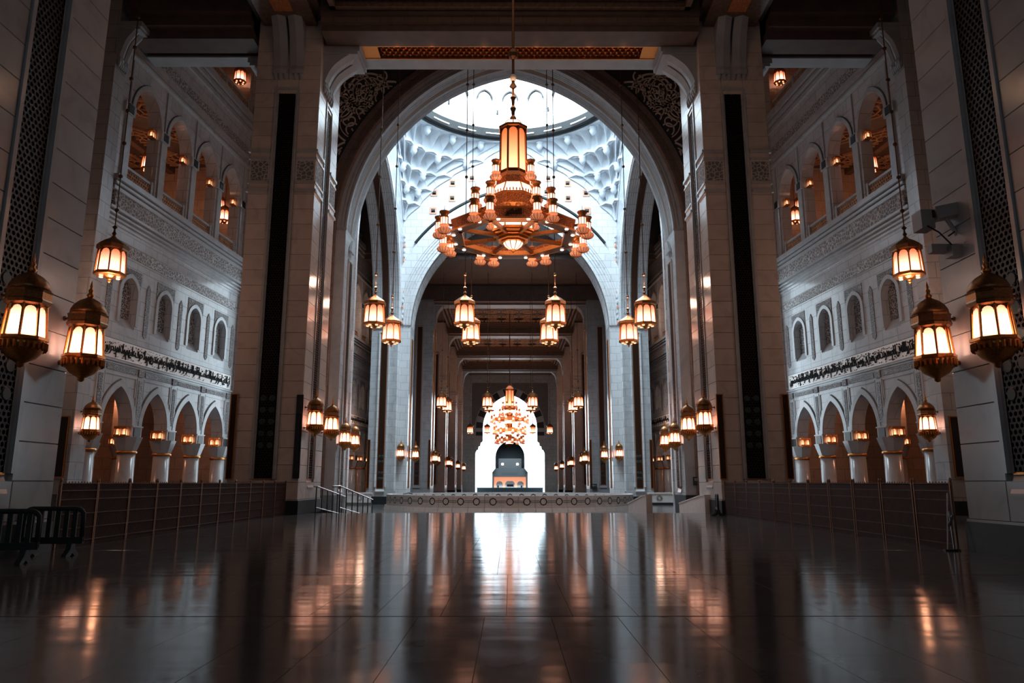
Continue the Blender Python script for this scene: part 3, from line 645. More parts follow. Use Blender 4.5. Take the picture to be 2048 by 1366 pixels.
PN(sweep(A, CC, SP, [(-.02, 1.25)] + [(y_, x_) for x_, y_ in grooved(1.2, .3, 'r', 3, .09, -.02)] + [(-.02, 0)] + grooved(0, .62, 'r', 2, .09, 0) + [(.75, 0), (.75, .12)], mpN, th0=.05), 'inner_band', 'marble')
PN(sweep(A, CC, SP, [(-.01, 2.0), (-.01, 1.25)], mpN, th0=.05), 'soffit_strip', 'bronze')
for sx in (-1, 1):
    # jamb: plain front strip, niche with lattice on the reveal, plinth, short strip
    PN(MB().box(sx * A, sx * (A + .75), 53, 53.15, .7, 20.6), 'jamb_edge', 'marble')
    PN(MB().box(sx * (A - .05), sx * (A + 2.2), 52.85, 56.4, -.75, .68), 'plinth', 'plinth_dark')
    rz = pi / 2 if sx < 0 else -pi / 2; lc = (sx * (A - .06), 0.1, .75)
    strip_niche(NW, lc, rz, 1.2, 18.4, .7, LATB, 'lattice_brown', None); frame_mold(NW, (sx * (A + .03), .1, .75), rz, .5, 1.3, 18.5, 'marble')
    build(MB().add([(-.62, -.16, 19.3), (.62, -.16, 19.3), (0, -.16, 20.3), (-.62, 0, 19.3), (.62, 0, 19.3), (0, 0, 20.3)], [(0, 1, 2), (3, 5, 4), (0, 3, 4, 1), (1, 4, 5, 2), (2, 5, 3, 0)]), 'pointed_hood', 'marble', NW, loc=lc, rot=(0, 0, rz))
    strip_niche(NW, (sx * 12.98, -1.53, .75), 0, 1.05, 5.98, .3, LATS, 'lattice_brown', None)
# arabesque screens in the spandrels
def spandrel(cx_, sgx):
    mb = MB(); R2 = A + CC + 2.0
    def ok(x, z): return 2.5 < x < 13.75 and z < 36 and sqrt((x + CC) ** 2 + (z - SP) ** 2) > R2 + .1 and z > 21
    def ribbon(pts, wd):
        run = []
        for p in pts + [None]:
            if p is not None and ok(*p): run.append(p)
            else:
                if len(run) > 2:
                    rows = []
                    for i, (x, z) in enumerate(run):
                        a_, b_ = run[max(0, i - 1)], run[min(len(run) - 1, i + 1)]; dx, dz = b_[0] - a_[0], b_[1] - a_[1]; l_ = max(1e-6, sqrt(dx * dx + dz * dz)); nx_, nz_ = -dz / l_ * wd / 2, dx / l_ * wd / 2
                        rows.append([(sgx * (x - nx_), 53.12, z - nz_), (sgx * (x - nx_ * .8), 52.98, z - nz_ * .8), (sgx * (x + nx_ * .8), 52.98, z + nz_ * .8), (sgx * (x + nx_), 53.12, z + nz_)])
                    mb.quadstrip(rows)
                run = []
    rnd = random.Random(3)
    cs = [(12.0, 29.6, 1.9), (12.6, 26.4, 1.5), (9.6, 31.2, 1.9), (13.1, 24.2, 1.0), (12.4, 32.4, 1.5), (7.0, 32.6, 1.4), (13.6, 30.9, 1.2), (10.9, 28.2, 1.2), (8.2, 30.6, 1.2), (11.3, 32.2, 1.6)]
    for x, z, r_ in cs:
        ribbon([(x + r_ * cos(t_ * pi / 24), z + r_ * sin(t_ * pi / 24)) for t_ in range(49)], .17)
        ribbon([(x + r_ * .78 * cos(t_ * pi / 24), z + r_ * .78 * sin(t_ * pi / 24)) for t_ in range(49)], .09)
        for q_ in range(4):
            a0 = q_ * pi / 2 + rnd.random(); s_ = 1 if q_ % 2 else -1
            ribbon([(x + r_ * .35 * cos(a0) + r_ * .34 * (1 - k / 30) * cos(a0 + s_ * k * .28), z + r_ * .35 * sin(a0) + r_ * .34 * (1 - k / 30) * sin(a0 + s_ * k * .28)) for k in range(26)], .13)
        for q_ in range(3):
            a0 = q_ * 2.1 + rnd.random()
            ribbon([(x + r_ * cos(a0) + .55 * (1 - k / 26) * cos(a0 + k * .3), z + r_ * sin(a0) + .55 * (1 - k / 26) * sin(a0 + k * .3)) for k in range(22)], .14)
    return mb
for sx in (-1, 1):
    bg = [(13.8, 21.2)] + [(x, z) for x, z in arc(A, CC, SP, 2.02, 40) if x > 2.4 and z > 21.2] + [(2.4, 39), (13.8, 39)]
    PN(MB().slab([(sx * x, z) for x, z in bg], [], .04, .13, mpN), 'spandrel_back', 'strip_back')
    q = PN(spandrel(0, sx), 'arabesque', 'marble_warm'); q['kind'] = 'stuff'
    PN(MB().box(sx * 13.8, sx * 14.3, 52.8, 53.12, 20, 34), 'spandrel_frame', 'marble')

# dome bay side walls (thickness x 12.7..15.7) with arches along y, centre y=69.2
for sx in (-1, 1):
    T_ = thing('side_arch', 'pale %s side arch of the dome bay, brown strip along its underside' % SIDE[sx], 'arch', (sx * 14.2, 69.2, -.75)); off = Vector((-sx * 14.2, -69.2, .75))
    mpS = lambda y, z, d: (sx * (12.7 + d), 69.2 + y, z)
    a_, c2 = 11.5, 2.9; ou = [(a_, -.75)] + arc(a_, c2, SP, n=30) + [(-a_, -.75), (-12.9, -.75), (-12.9, 44), (12.75, 44), (12.75, -.75)]
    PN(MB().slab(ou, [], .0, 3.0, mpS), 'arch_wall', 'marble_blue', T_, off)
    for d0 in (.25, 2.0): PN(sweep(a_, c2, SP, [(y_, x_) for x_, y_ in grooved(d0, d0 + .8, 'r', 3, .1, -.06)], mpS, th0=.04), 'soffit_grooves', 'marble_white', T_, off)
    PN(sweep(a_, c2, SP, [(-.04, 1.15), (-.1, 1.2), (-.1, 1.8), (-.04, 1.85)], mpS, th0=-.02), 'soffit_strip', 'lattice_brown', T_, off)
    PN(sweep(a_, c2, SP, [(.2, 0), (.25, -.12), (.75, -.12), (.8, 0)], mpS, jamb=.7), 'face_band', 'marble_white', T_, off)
    # far jamb faces the viewer at y = 80.7
    jy = 69.2 + a_
    PN(MB().box(sx * 12.6, sx * 15.8, jy - .08, jy + 3, -.75, .1), 'plinth', 'plinth_dark', T_, off)
    PN(MB().box(sx * 12.8, sx * 15.6, jy - .25, jy, 19.1, 19.4).box(sx * 12.9, sx * 15.5, jy - .15, jy, 18.8, 19.1), 'impost', 'marble_white', T_, off)
    lc = (0, a_ - .03, .75); strip_niche(T_, lc, 0, 1.0, 18.1, .62, LATB, 'lattice_brown', (2.0, 2.6, 3.8, 4.4)); frame_mold(T_, (0, a_, .75), 0, .5, 1.1, 18.3, 'marble_white')
    strip_niche(T_, (-sx * 1.35 + sx * 2.7, a_ - .03, .75), 0, 1.0, 6.2, .22, LATS, 'lattice_brown', None)
# far arch
A2, SP2, C2 = 11.5, 19.0, 2.8
mpF = lambda x, z, d: (x, 82 + d, z)
FA = thing('far_arch', 'white far arch of the dome bay, with a thin black line around it', 'arch', (0, 83.5, -.75)); offF = Vector((0, -83.5, .75))
hol = [(9.12, 35.7), (6.92, 36.95), (4.6, 37.6), (9.2, 33.45), (6.95, 35.05), (4.38, 35.85)]
hp = []
for x, z in hol:
    for s_ in (-1, 1): X = s_ * x; hp.append([(X - .24, z - .24), (X + .24, z - .24), (X + .24, z + .24), (X - .24, z + .24)])
o2 = [(A2, -.75)] + arc(A2, C2, SP2, n=36) + [(-A2, -.75), (-15.7, -.75), (-15.7, 44), (15.7, 44), (15.7, -.75)]
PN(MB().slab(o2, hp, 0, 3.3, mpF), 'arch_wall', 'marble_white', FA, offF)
for h_ in hp:
    cx_ = (h_[0][0] + h_[1][0]) / 2; cz_ = (h_[0][1] + h_[2][1]) / 2; f = MB()
    for s_ in (-1, 1): f.box(cx_ + s_ * .24, cx_ + s_ * .42, 81.93, 82, cz_ - .42, cz_ + .42); f.box(cx_ - .24, cx_ + .24, 81.93, 82, cz_ + s_ * .24, cz_ + s_ * .42)
    PN(f, 'square_frame', 'copper_square', FA, offF); PN(MB().box(cx_ - .24, cx_ + .24, 82.6, 82.7, cz_ - .24, cz_ + .24), 'opening_back', 'black', FA, offF)
PN(sweep(A2, C2, SP2, [(0, -.0), (0, -.15)] + grooved(.1, 1.5, 'r', 4, .1, -.16) + [(1.6, -.22), (2.9, -.22), (3.0, -.05)], mpF, th0=.03, jamb=None), 'face_band', 'marble_white', FA, offF)
PN(sweep(A2, C2, SP2, [(3.02, 0), (3.02, -.3), (3.24, -.3), (3.24, 0)], mpF, n=36, th0=.62), 'hood_line', 'black', FA, offF)
PN(sweep(A2, C2, SP2, [(y_, x_) for x_, y_ in grooved(.3, 3.0, 'r', 5, .12, -.04)], mpF, th0=.03), 'soffit_grooves', 'marble_white', FA, offF)
for sx in (-1, 1):
    PN(MB().box(sx * (A2 - .1), sx * 12.8, 81.9, 85.4, -.75, .1), 'plinth', 'plinth_dark', FA, offF)
    for yy, xx in ((83.6, A2),): 
        rz = pi / 2 if sx < 0 else -pi / 2; strip_niche(FA, (sx * (A2 - .03), .1, .75), rz, 1.0, 18, .7, LATB, 'lattice_brown', None)
    # carved chains running up the front of the arch
    for i in range(26): PN(MB().lathe([(.0, 19.5 + i * .62), (.13, 19.6 + i * .62), (.13, 19.85 + i * .62), (0, 19.95 + i * .62)], 6, sx * 12.45, 81.9), 'carved_boss', 'copper_square' if i % 3 == 0 else 'marble_white', FA, offF) if i < 18 else None

# ------------------------------------------------------------------ muqarnas pendentives, ring, drum
HB = 12.65; YC = 69.2
TIERS = [(32.2, .25), (34.0, 1.9), (35.8, 3.4), (37.6, 5.6), (39.6, 9.4), (41.9, 12.9)]
def fil(r_, t_):   # point on the quarter outline; t 0..1 along corner arc
    a = t_ * pi / 2; return (HB - r_ + r_ * cos(a), HB - r_ + r_ * sin(a))
for sx in (-1, 1):
    for sy in (1, -1):
        T_ = thing('muqarnas_pendentive', 'white honeycomb stalactite corner at the %s %s of the dome bay' % ('far' if sy > 0 else 'near', SIDE[sx]), 'pendentive', (sx * HB, YC + sy * HB, 29))
        off = Vector((-sx * HB, -YC - sy * HB, -29))
        for k in range(len(TIERS) - 1):
            (z0, r0), (z1, r1) = TIERS[k], TIERS[k + 1]; n_ = max(2, round(r1 * 1.57 / 1.9))
            for c_ in range(n_):
                t0, t1 = c_ / n_, (c_ + 1) / n_; rows = []; NU, NT = 8, 7
                for i in range(NT + 1):
                    tt = i / NT; row = []
                    for j in range(NU + 1):
                        u = 2 * j / NU - 1; e = 1 + 6.0 * (1 - abs(u) ** 1.4)
                        h_ = (1 - cos(tt * pi / 2)) ** (e * .75) if tt > 0 else 0; t_ = t0 + (t1 - t0) * j / NU
                        x0, y0 = fil(r0, t_); x1, y1 = fil(r1, t_); zz = z0 + (z1 - z0) * (tt ** .9) - .28 * (1 - u * u) * (1 if tt == 1 else 0) * 0
                        row.append((sx * (x0 + (x1 - x0) * h_), YC + sy * (y0 + (y1 - y0) * h_), zz + .22 * (1 - abs(u)) * tt))
                    rows.append(row)
                cell = PN(MB().quadstrip(rows), 'muqarnas_cell', 'muqarnas', T_, off, smooth=True)
                def sp_(u, tt):
                    j_ = (u + 1) / 2 * NU; i_ = tt * NT; j0, i0 = min(NU - 1, int(j_)), min(NT - 1, int(i_)); fj, fi = j_ - j0, i_ - i0
                    q0 = Vector(rows[i0][j0]).lerp(Vector(rows[i0][j0 + 1]), fj); q1 = Vector(rows[i0 + 1][j0]).lerp(Vector(rows[i0 + 1][j0 + 1]), fj); return q0.lerp(q1, fi)
                rb = MB().tube([sp_(-1, k_ / 6) for k_ in range(7)], .07, 4)
                rb.tube([sp_(-1 + k_ / 5, .3 + .68 * (1 - abs(-1 + k_ / 5)) ** .6) for k_ in range(11)], .05, 4)
                PN(rb, 'cell_ribs', 'muqarnas', cell, off)
            # scalloped lip and hanging bosses
            lip = []
            for j in range(n_ * 8 + 1):
                t_ = j / (n_ * 8); u = 2 * ((j % 8) / 8) - 1; bulge = .28 * (1 - u * u); x1, y1 = fil(r1, t_); a = t_ * pi / 2
                xx, yy = x1 - bulge * .0 + .0, y1; xx -= (.0 + bulge) * cos(a); yy -= (.0 + bulge) * sin(a); zz = z1 + .2 * (1 - abs(u))
                lip.append([(sx * (x1 + .5 * cos(a)), YC + sy * (y1 + .5 * sin(a)), zz + .02), (sx * xx, YC + sy * yy, zz), (sx * xx, YC + sy * yy, zz + .26), (sx * (x1 + .6 * cos(a)), YC + sy * (y1 + .6 * sin(a)), zz + .26)])
            PN(MB().quadstrip(lip), 'scalloped_lip', 'muqarnas', T_, off)
            if k in (1, 2, 3, 4):
                for c_ in range(1, n_, 2 if k > 1 else 1):
                    x1, y1 = fil(r1 * .93 + r0 * .07, c_ / n_); bz = z1 - .55
                    PN(MB().lathe([(.02, bz - .5), (.25, bz - .3), (.42, bz), (.36, bz + .3), (.5, bz + .5)], 8, sx * x1, YC + sy * y1), 'hanging_boss', 'muqarnas', T_, off, smooth=True)
sq = [(-16, 53), (16, 53), (16, 86), (-16, 86)]; cir = [(12.1 * cos(i * pi / 32), YC + 12.1 * sin(i * pi / 32)) for i in range(64)]
struct(MB().slab(sq, [cir], 42.0, 43.6, lambda a, b_, d: (a, b_, d)), 'ceiling', 'muqarnas')
T_ = thing('dome_ring', 'dark circular gantry ring with white tube lamps below the bright dome', 'ring', (0, YC, 42.4))
build(MB().lathe([(12.1, -.3), (11.3, -.2), (11.2, .75), (11.9, .8), (12.1, .75)], 64, cap=False), 'ring_beam', 'ring_dark', T_)
build(MB().lathe([(12.0, -.35), (11.75, -.35), (11.75, -.05), (12.0, -.05)], 64, cap=False), 'lower_flange', 'ring_dark', T_)
for i in range(20):
    a = i * 2 * pi / 20 + .06; p = [(11.14 * cos(a + d), 11.14 * sin(a + d), .1) for d in (0, .07, .14, .2)]; build(MB().tube(p, .06, 5), 'tube_lamp', 'glow_tube', T_)
T_ = thing('dome_drum', 'overexposed white drum of the dome with a ring of small arched windows', 'dome', (0, YC, 43.2))
NWD = 24; ho = [] 
drum = MB(); drum.lathe([(12.1, 0), (12.1, 3.2)], 96, cap=False); drum.lathe([(12.1, 5.6), (12.1, 9.3), (11.2, 12.3)], 96, cap=False)
for i in range(NWD):
    a0 = i * 2 * pi / NWD; hw = .72 / 12.1
    for s0, s1 in ((-pi / NWD, -hw), (hw, pi / NWD)):
        rows = [[(12.1 * cos(a0 + s0 + (s1 - s0) * j / 3), 12.1 * sin(a0 + s0 + (s1 - s0) * j / 3), z) for j in range(4)] for z in (3.2, 5.6)]; drum.quadstrip(rows)
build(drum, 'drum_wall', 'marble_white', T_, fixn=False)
for i in range(NWD):
    a0 = i * 2 * pi / NWD; P_ = arc(.95, .3, 4.1, n=8); rows = []
    for dr, rr in ((.0, 12.05), (.0, 11.75), (.17, 11.75), (.17, 12.05)):
        rows.append([(rr * cos(a0 + x / 12), rr * sin(a0 + x / 12), z) for x, z in arc(.85, .3, 4.0, dr, 8)])
    build(MB().quadstrip(rows), 'window_hood', 'ring_dark', T_)
    if i % 2 == 0: build(MB().box(-.1, .1, -.1, .1, 0, .5), 'small_bracket', 'ring_dark', T_, loc=(11.9 * cos(a0 + .13), 11.9 * sin(a0 + .13), 2.2))
T_ = thing('drum_railing', 'thin grey railing running round the drum above the dark ring', 'railing', (0, YC, 43.2))
for z in (.9, 1.3, 1.7): build(MB().lathe([(11.6, z - .03), (11.6, z + .03), (11.66, z + .03), (11.66, z - .03)], 96, cap=False), 'rail', 'steel', T_)
for i in range(48): a = i * 2 * pi / 48; build(MB().box(-.04, .04, -.04, .04, .5, 1.75), 'post', 'steel', T_, loc=(11.63 * cos(a), 11.63 * sin(a), 0))

# ------------------------------------------------------------------ hall beyond: piers, lintels, ceilings, end wall
offs = {}
for k, y in enumerate((98, 120, 142, 160)):
    for sg in (-1, 1):
        t = thing('far_pier', '%s pier on the %s of the long hall beyond the dome bay' % (ORD[k], SIDE[sg]), 'pillar', (sg * 12.4, y + 2.2, -.75))
        build(MB().box(-1.8, 1.8, -2.2, 2.2, 0, 29), 'core', 'marble_joint' if k == 0 else 'marble_warm', t)
        build(MB().box(-1.86, 1.86, -2.26, 2.26, 0, .9), 'plinth', 'plinth_dark', t)
        bd = MB()
        for z in (17.2, 17.7, 19.2, 19.7): bd.box(-1.9, -.5, -2.3, -2.2, z, z + .2).box(.5, 1.9, -2.3, -2.2, z, z + .2)
        build(bd, 'mouldings', 'marble', t)
        strip_niche(t, (0, -2.23, .75), 0, 1.2, 22.7, .62, None, 'lattice_brown', (2.4, 3.0, 4.2, 4.8) if k == 0 else None); frame_mold(t, (0, -2.2, .75), 0, .45, 1.4, 22.9, 'marble')
        strip_niche(t, (-sg * 1.83, 0, .75), pi / 2 if sg < 0 else -pi / 2, 1.2, 22.7, .9, None, 'lattice_brown', None)
        if k == 0: strip_niche(t, (sg * 1.62 * 0 - sg * 1.62, -2.23, .75), 0, .9, 7.2, .22, None, 'lattice_brown', None)
        corbel(t, (-sg * 1.8, 0, .75), pi / 2 if sg < 0 else -pi / 2, 1.6, 24.0, 26.2, 1.5)
    lintel('hall_lintel', -10.6, 10.6, y + 1, y + 3.2, 26.1, '%s lintel across the long hall beyond the dome bay' % ORD[k])
    build(MB().box(-10.6, 10.6, y - .4, y + 1, 26.3, 28.4), 'lintel_cheek', 'ceiling_brown', bpy.data.objects[[o.name for o in C.objects if o.name.startswith('hall_lintel')][-1]], loc=(0, -y - 2.1, -26.1))
    y2 = (120, 142, 160, 174)[k]; coffers(y + 4.4, y2 - .5, 10.4, 27.2, '%s coffered ceiling bay of the long hall beyond the dome' % ORD[k])
for sg in (-1, 1): struct(MB().box(sg * 14.2, sg * 15.2, 96, 176, -.75, 28.4), 'wall_' + SIDE[sg], 'marble_brown')
# wall above the first hall opening, seen through the far arch
T_ = thing('upper_wall', 'grey-brown wall with small white grilles, seen through the far arch above the hall', 'wall', (0, 97.6, 26.5))
build(MB().box(-20, 20, -.2, .2, 0, 20), 'wall_face', 'marble_brown', T_); build(MB().box(-15, 15, -.35, -.2, 4.7, 6.4), 'dark_band', 'ceiling_brown', T_)
for i in range(-3, 4):
    build(MB().box(i * 3.6 - 1.05, i * 3.6 + 1.05, -.42, -.35, 5.1, 5.85), 'grille_panel', 'court_wall', T_); q = link('grille', hex_lattice(2.0, .7, .16, .07, .05, 'carved', 'grille'), T_, (i * 3.6, -.43, 5.12)); q['kind'] = 'stuff'
    build(MB().box(i * 3.6 - .9, i * 3.6 + .9, -.6, -.2, 6.5, 9.6), 'upper_panel', 'court_wall', T_)  # dome light on these panels is put into their white colour
struct(MB().box(-16, 16, 85.3, 98, 44, 45).box(-16, -15.2, 86, 98, -.75, 44).box(15.2, 16, 86, 98, -.75, 44), 'ceiling', 'ceiling_brown')
# end wall with the striped arch
EW = thing('end_wall', 'end wall of the long hall with striped arch stones around the bright doorway', 'wall', (0, 175.5, -.75)); offE = Vector((0, -175.5, .75)); mpE = lambda x, z, d: (x, 175 + d, z)
aE, sE = 6.5, 14.5; hE = 8.0
ins = [(8.25, -.75), (8.25, 8.6), (7.9, 9.3), (7.6, 9.3), (7.5, 10.1), (7.1, 10.2), (7.0, 11.0), (6.6, 11.2), (6.5, 11.8)] + arc(aE, cof(aE, hE), sE, n=16)
full = ins + [(-x, z) for x, z in ins[8::-1]]
PN(MB().slab(full + [(-14.5, -.75), (-14.5, 29), (14.5, 29), (14.5, -.75)], [], 0, 1, mpE), 'wall_face', 'marble_joint', EW, offE)
nv = 9
for s_ in (-1, 1):
    r_ = aE + cof(aE, hE); c_ = cof(aE, hE); th = math.acos(c_ / r_)
    for i in range(nv + 3):
        if i < 3: z0, z1 = 11.8 + i * .9, 12.7 + i * .9; q = [(6.5, z0), (8.2, z0), (8.2, z1), (6.5, z1)]
        else:
            t0, t1 = th * (i - 3) / nv, th * (i - 2) / nv; q = [(-c_ + (r_ + d) * cos(t_), sE + (r_ + d) * sin(t_)) for d, t_ in ((0, t0), (1.7, t0), (1.7, t1), (0, t1))]
        PN(MB().slab([(s_ * x, z) for x, z in q], [], -.06 if i % 2 else -.1, 0, mpE), 'arch_stone', 'plinth_dark' if i % 2 else 'marble', EW, offE)
    PN(MB().slab([(s_ * x, z) for x, z in [(9.2, 15)] + [(x, z) for x, z in arc(aE, c_, sE, 1.9, 16) if x > .3 and z > 15] + [(.3, 25.4), (9.2, 25.4)]], [], -.05, 0, mpE), 'carved_spandrel', 'carved_fine', EW, offE)
# bright court
T_ = thing('court_gatehouse', 'white sunlit building beyond the doorway with a dark arched niche in the middle', 'building', (0, 206, -.75))
q = arch_poly(0, 4.1, 9.4, 4.6, 6.3); o_ = [(5.0, 0), (5.0, 5.2)] + q + [(-5.0, 5.2), (-5.0, 0)]
build(MB().slab([(-40, -.01), (-5, 0)] + o_[::-1][1:-1] + [(5, 0), (40, -.01), (40, 34), (-40, 34)], [], 0, 1, lambda a, b_, d: (a, d, b_)), 'wall_face', 'court_wall', T_)
build(MB().box(-6, 6, 9, 9.3, 0, 16).box(-6, -5.5, 1, 9, 0, 16).box(5.5, 6, 1, 9, 0, 16).box(-6, 6, 1, 9, 15.5, 16), 'dark_recess', 'court_shade', T_)  # shade of the recess put into its near-black colour
build(MB().box(-5, 5, 2.0, 9, 4.0, 6.4).box(-5.4, -4.6, 1, 6.6, 0, 5).box(4.6, 5.4, 1, 6.6, 0, 5), 'dark_balcony', 'court_shade', T_)
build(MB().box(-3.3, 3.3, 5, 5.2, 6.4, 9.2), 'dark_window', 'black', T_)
for i in range(11): build(MB().box(-2.1 + i * .4, -1.92 + i * .4, 1.9, 2, 4.8, 5.5), 'vent_slot', 'black', T_)
q = build(MB().box(-4.7, 4.7, 6.5, 6.6, .3, 4.0), 'lit_doorway', 'glow_door', T_); q['label'] = 'orange-lit doorway with white arches'
for x in (-3.0, 0, 3.0): build(MB().slab(arch_poly(0, .95 if x else 1.4, 1.9, .9, .7), [], 6.3, 6.4, lambda a, b_, d: (a + x, d, b_)), 'white_arch', 'panel_white', T_)
build(MB().box(-.9, 1.0, 6.1, 6.2, 1.3, 1.9).box(-3.6, -3.2, 6.1, 6.2, .8, 1.6).box(3.1, 3.5, 6.1, 6.2, .8, 1.6), 'dark_objects', 'court_shade', T_)
for x in (-2.1, 2.1):
    q = MB().lathe([(.28, 7.2), (.34, 7.5), (.28, 7.8)], 10, x, 1.6); build(q, 'spotlight', 'glow_white', T_, smooth=True)
tag(build(MB().box(-8, 8, -.6, .6, 0, 1.05).box(-8.2, 8.2, -.8, .8, 1.05, 1.2), 'low_wall', 'blue_sill', loc=(0, 180, -.75)), 'low blue-grey wall across the bright doorway', 'wall')

# ------------------------------------------------------------------ basin
T_ = thing('round_basin', 'large round marble basin inlaid with a band of dark star rings', 'basin', (0, 70, -.75))
RB = 11.5; NB = 54
for i in range(NB):
    a0, a1 = 2 * pi * i / NB + .0012, 2 * pi * (i + 1) / NB - .0012; aa = [a0 + (a1 - a0) * k / 3 for k in range(4)]
    def seg(r_out0, r_out1, r_in, z0, z1):
        m_ = MB(); m_.quadstrip([[(r_in * cos(a), r_in * sin(a), z0) for a in aa], [(r_out0 * cos(a), r_out0 * sin(a), z0) for a in aa], [(r_out1 * cos(a), r_out1 * sin(a), z1) for a in aa], [(r_in * cos(a), r_in * sin(a), z1) for a in aa], [(r_in * cos(a), r_in * sin(a), z0) for a in aa]]); return m_
    if sin((a0 + a1) / 2) < .35: build(seg(RB + .22, RB + .12, RB - .5, 0, .36), 'base_stone', 'cheek_stone', T_)
    build(seg(RB, RB, RB - .45, .37, 1.3), 'rim_stone', 'cheek_stone', T_)
    am = (a0 + a1) / 2
    if sin(am) < .2 or True:
        inl = MB(); near_ = sin(am) < .2; rr = RB + .012 if near_ else RB - .462; sgn = 1 if near_ else -1
        def ring(rad, wd, star=0):
            rows = []
            for d in (-wd / 2, wd / 2):
                rows.append([((rr) * cos(am + (rad * (1 + star * (k % 2)) + d) * cos(k * pi / 8) / rr), rr * sin(am + (rad * (1 + star * (k % 2)) + d) * cos(k * pi / 8) / rr), .84 + (rad * (1 + star * (k % 2)) + d) * sin(k * pi / 8)) for k in range(16)])
            inl.quadstrip(rows, True)
        ring(.24, .05); ring(.30, .035, -.13)
        for s_ in (-1, 1):
            for z in (.78, .9): inl.quadstrip([[(rr * cos(am + s_ * x / rr), rr * sin(am + s_ * x / rr), z + e) for x in (.3, .67)] for e in (-.016, .016)])
        build(inl, 'star_inlay', 'plinth_dark', T_, fixn=False)
build(MB().lathe([(RB - .4, .1), (RB - .4, .14)], 64), 'water_surface', 'plinth_dark', T_)
build(MB().lathe([(.01, .7), (.12, .72), (.05, .8)], 8, -9.4, 0).tube([(-9.9, -1.5, 1.3), (-9.4, -1.4, 1.42), (-9.0, -1.5, 1.32)], .07, 5), 'spout', 'steel', T_)

# ------------------------------------------------------------------ fences
FP = None
def fence_panel(label, loc, w_):
    t = thing('fence_panel', label, 'fence', loc, pi / 2, 'brown slatted fences along both sides')
    for s_ in (-1, 1):
        build(MB().box(s_ * (w_ / 2 - .03) - .022, s_ * (w_ / 2 - .03) + .022, -.03, .03, 0, 1.58), 'post', 'bronze_post', t)
        build(MB().lathe([(.02, 1.58), (.035, 1.61), (.03, 1.65), (.0, 1.69)], 8, s_ * (w_ / 2 - .03), 0), 'finial', 'bronze_post', t)
    for z in (.1, .42, .78, 1.14, 1.36, 1.54): build(MB().box(-w_ / 2 + .05, w_ / 2 - .05, -.028, .028, z - .012, z + .012), 'rail', 'bronze_rail', t)
    sl = MB(); n_ = 34
    for i in range(n_): x = -w_ / 2 + .06 + (w_ - .12) * (i + .5) / n_; sl.box(x - .017, x + .017, -.01, .01, .0, 1.545)
    q = build(sl, 'slats', 'wood_brown', t); q['kind'] = 'stuff'
    build(MB().box(-w_ / 2, w_ / 2, .012, .022, 0, 1.5), 'backing', 'wood_brown', t)
    tops = MB()
    for i in range(12): tops.lathe([(.012, 1.545), (.016, 1.57), (0, 1.6)], 5, -w_ / 2 + .1 + i * (w_ - .2) / 11, 0)
    q = build(tops, 'knobs', 'bronze_post', t); q['kind'] = 'stuff'
    return t
plain('bronze_rail', (.06, .028, .018), .45, .6, .2, 20); plain('bronze_post', (.22, .10, .05), .38, .7, .2, 20)
n_ = 11
for sg, X, ya, yb in ((-1, -11.12, 18.3, 36.7), (1, 10.72, 17.9, 36.9)):
    w_ = (yb - ya) / n_
    for i in range(n_):
        lb = '%s panel from the near end of the brown fence on the %s' % (ORD[i], SIDE[sg])
        y = ya + w_ * (i + .5)
        if FP is None: FP = fence_panel(lb, (X, y, 0), w_)
        else: copy_thing(FP, lb, (X, y, 0), pi / 2)

# ------------------------------------------------------------------ lanterns
def oct_frame(r0, z0, r1, z1, wpost):
    mb = MB()
    for k in range(8):
        a = pi / 8 + k * pi / 4; mb.tube([(r0 * cos(a), r0 * sin(a), z0), (r1 * cos(a), r1 * sin(a), z1)], wpost, 5)
    return mb
def pane_mesh(r0, z0, r1, z1, mat, name='pane'):
    """one arched pane of an octagon, facing +x, tapering from apothem r0 at z0 to r1 at z1"""
    ap0, ap1 = r0 * cos(pi / 8), r1 * cos(pi / 8); w0, w1 = r0 * sin(pi / 8) * .80, r1 * sin(pi / 8) * .80
    pts = [(-w0, z0), (w0, z0)]; zt = z1 - w1
    pts += [(w1 * cos(i * pi / 6), zt + w1 * 1.0 * sin(i * pi / 6)) for i in range(7)]
    f = lambda z: ap0 + (ap1 - ap0) * (z - z0) / (z1 - z0)
    return MB().add([(f(z) - .02, x, z) for x, z in pts], [tuple(range(len(pts)))]).mesh(name, mat)
def pane_head(r0, z0, r1, z1, mat):
    """metal plate around the arched head of each pane"""
    mb = MB()
    for k in range(8):
        a = k * pi / 4; ap1 = r1 * cos(pi / 8); hw = r1 * sin(pi / 8); w1 = hw * .8; zt = z1 - w1; top = z1 + .06
        L_ = [(w1 * cos(i * pi / 6), zt + w1 * sin(i * pi / 6)) for i in range(7)]
        pts_i = L_; pts_o = [(hw, zt), (hw, zt + w1 * .6), (hw, top), (0, top), (-hw, top), (-hw, zt + w1 * .6), (-hw, zt)]
        rows = [[(ap1 * cos(a) - x * sin(a), ap1 * sin(a) + x * cos(a), z) for x, z in q] for q in (pts_i, pts_o)]
        mb.quadstrip(rows)
    return mb
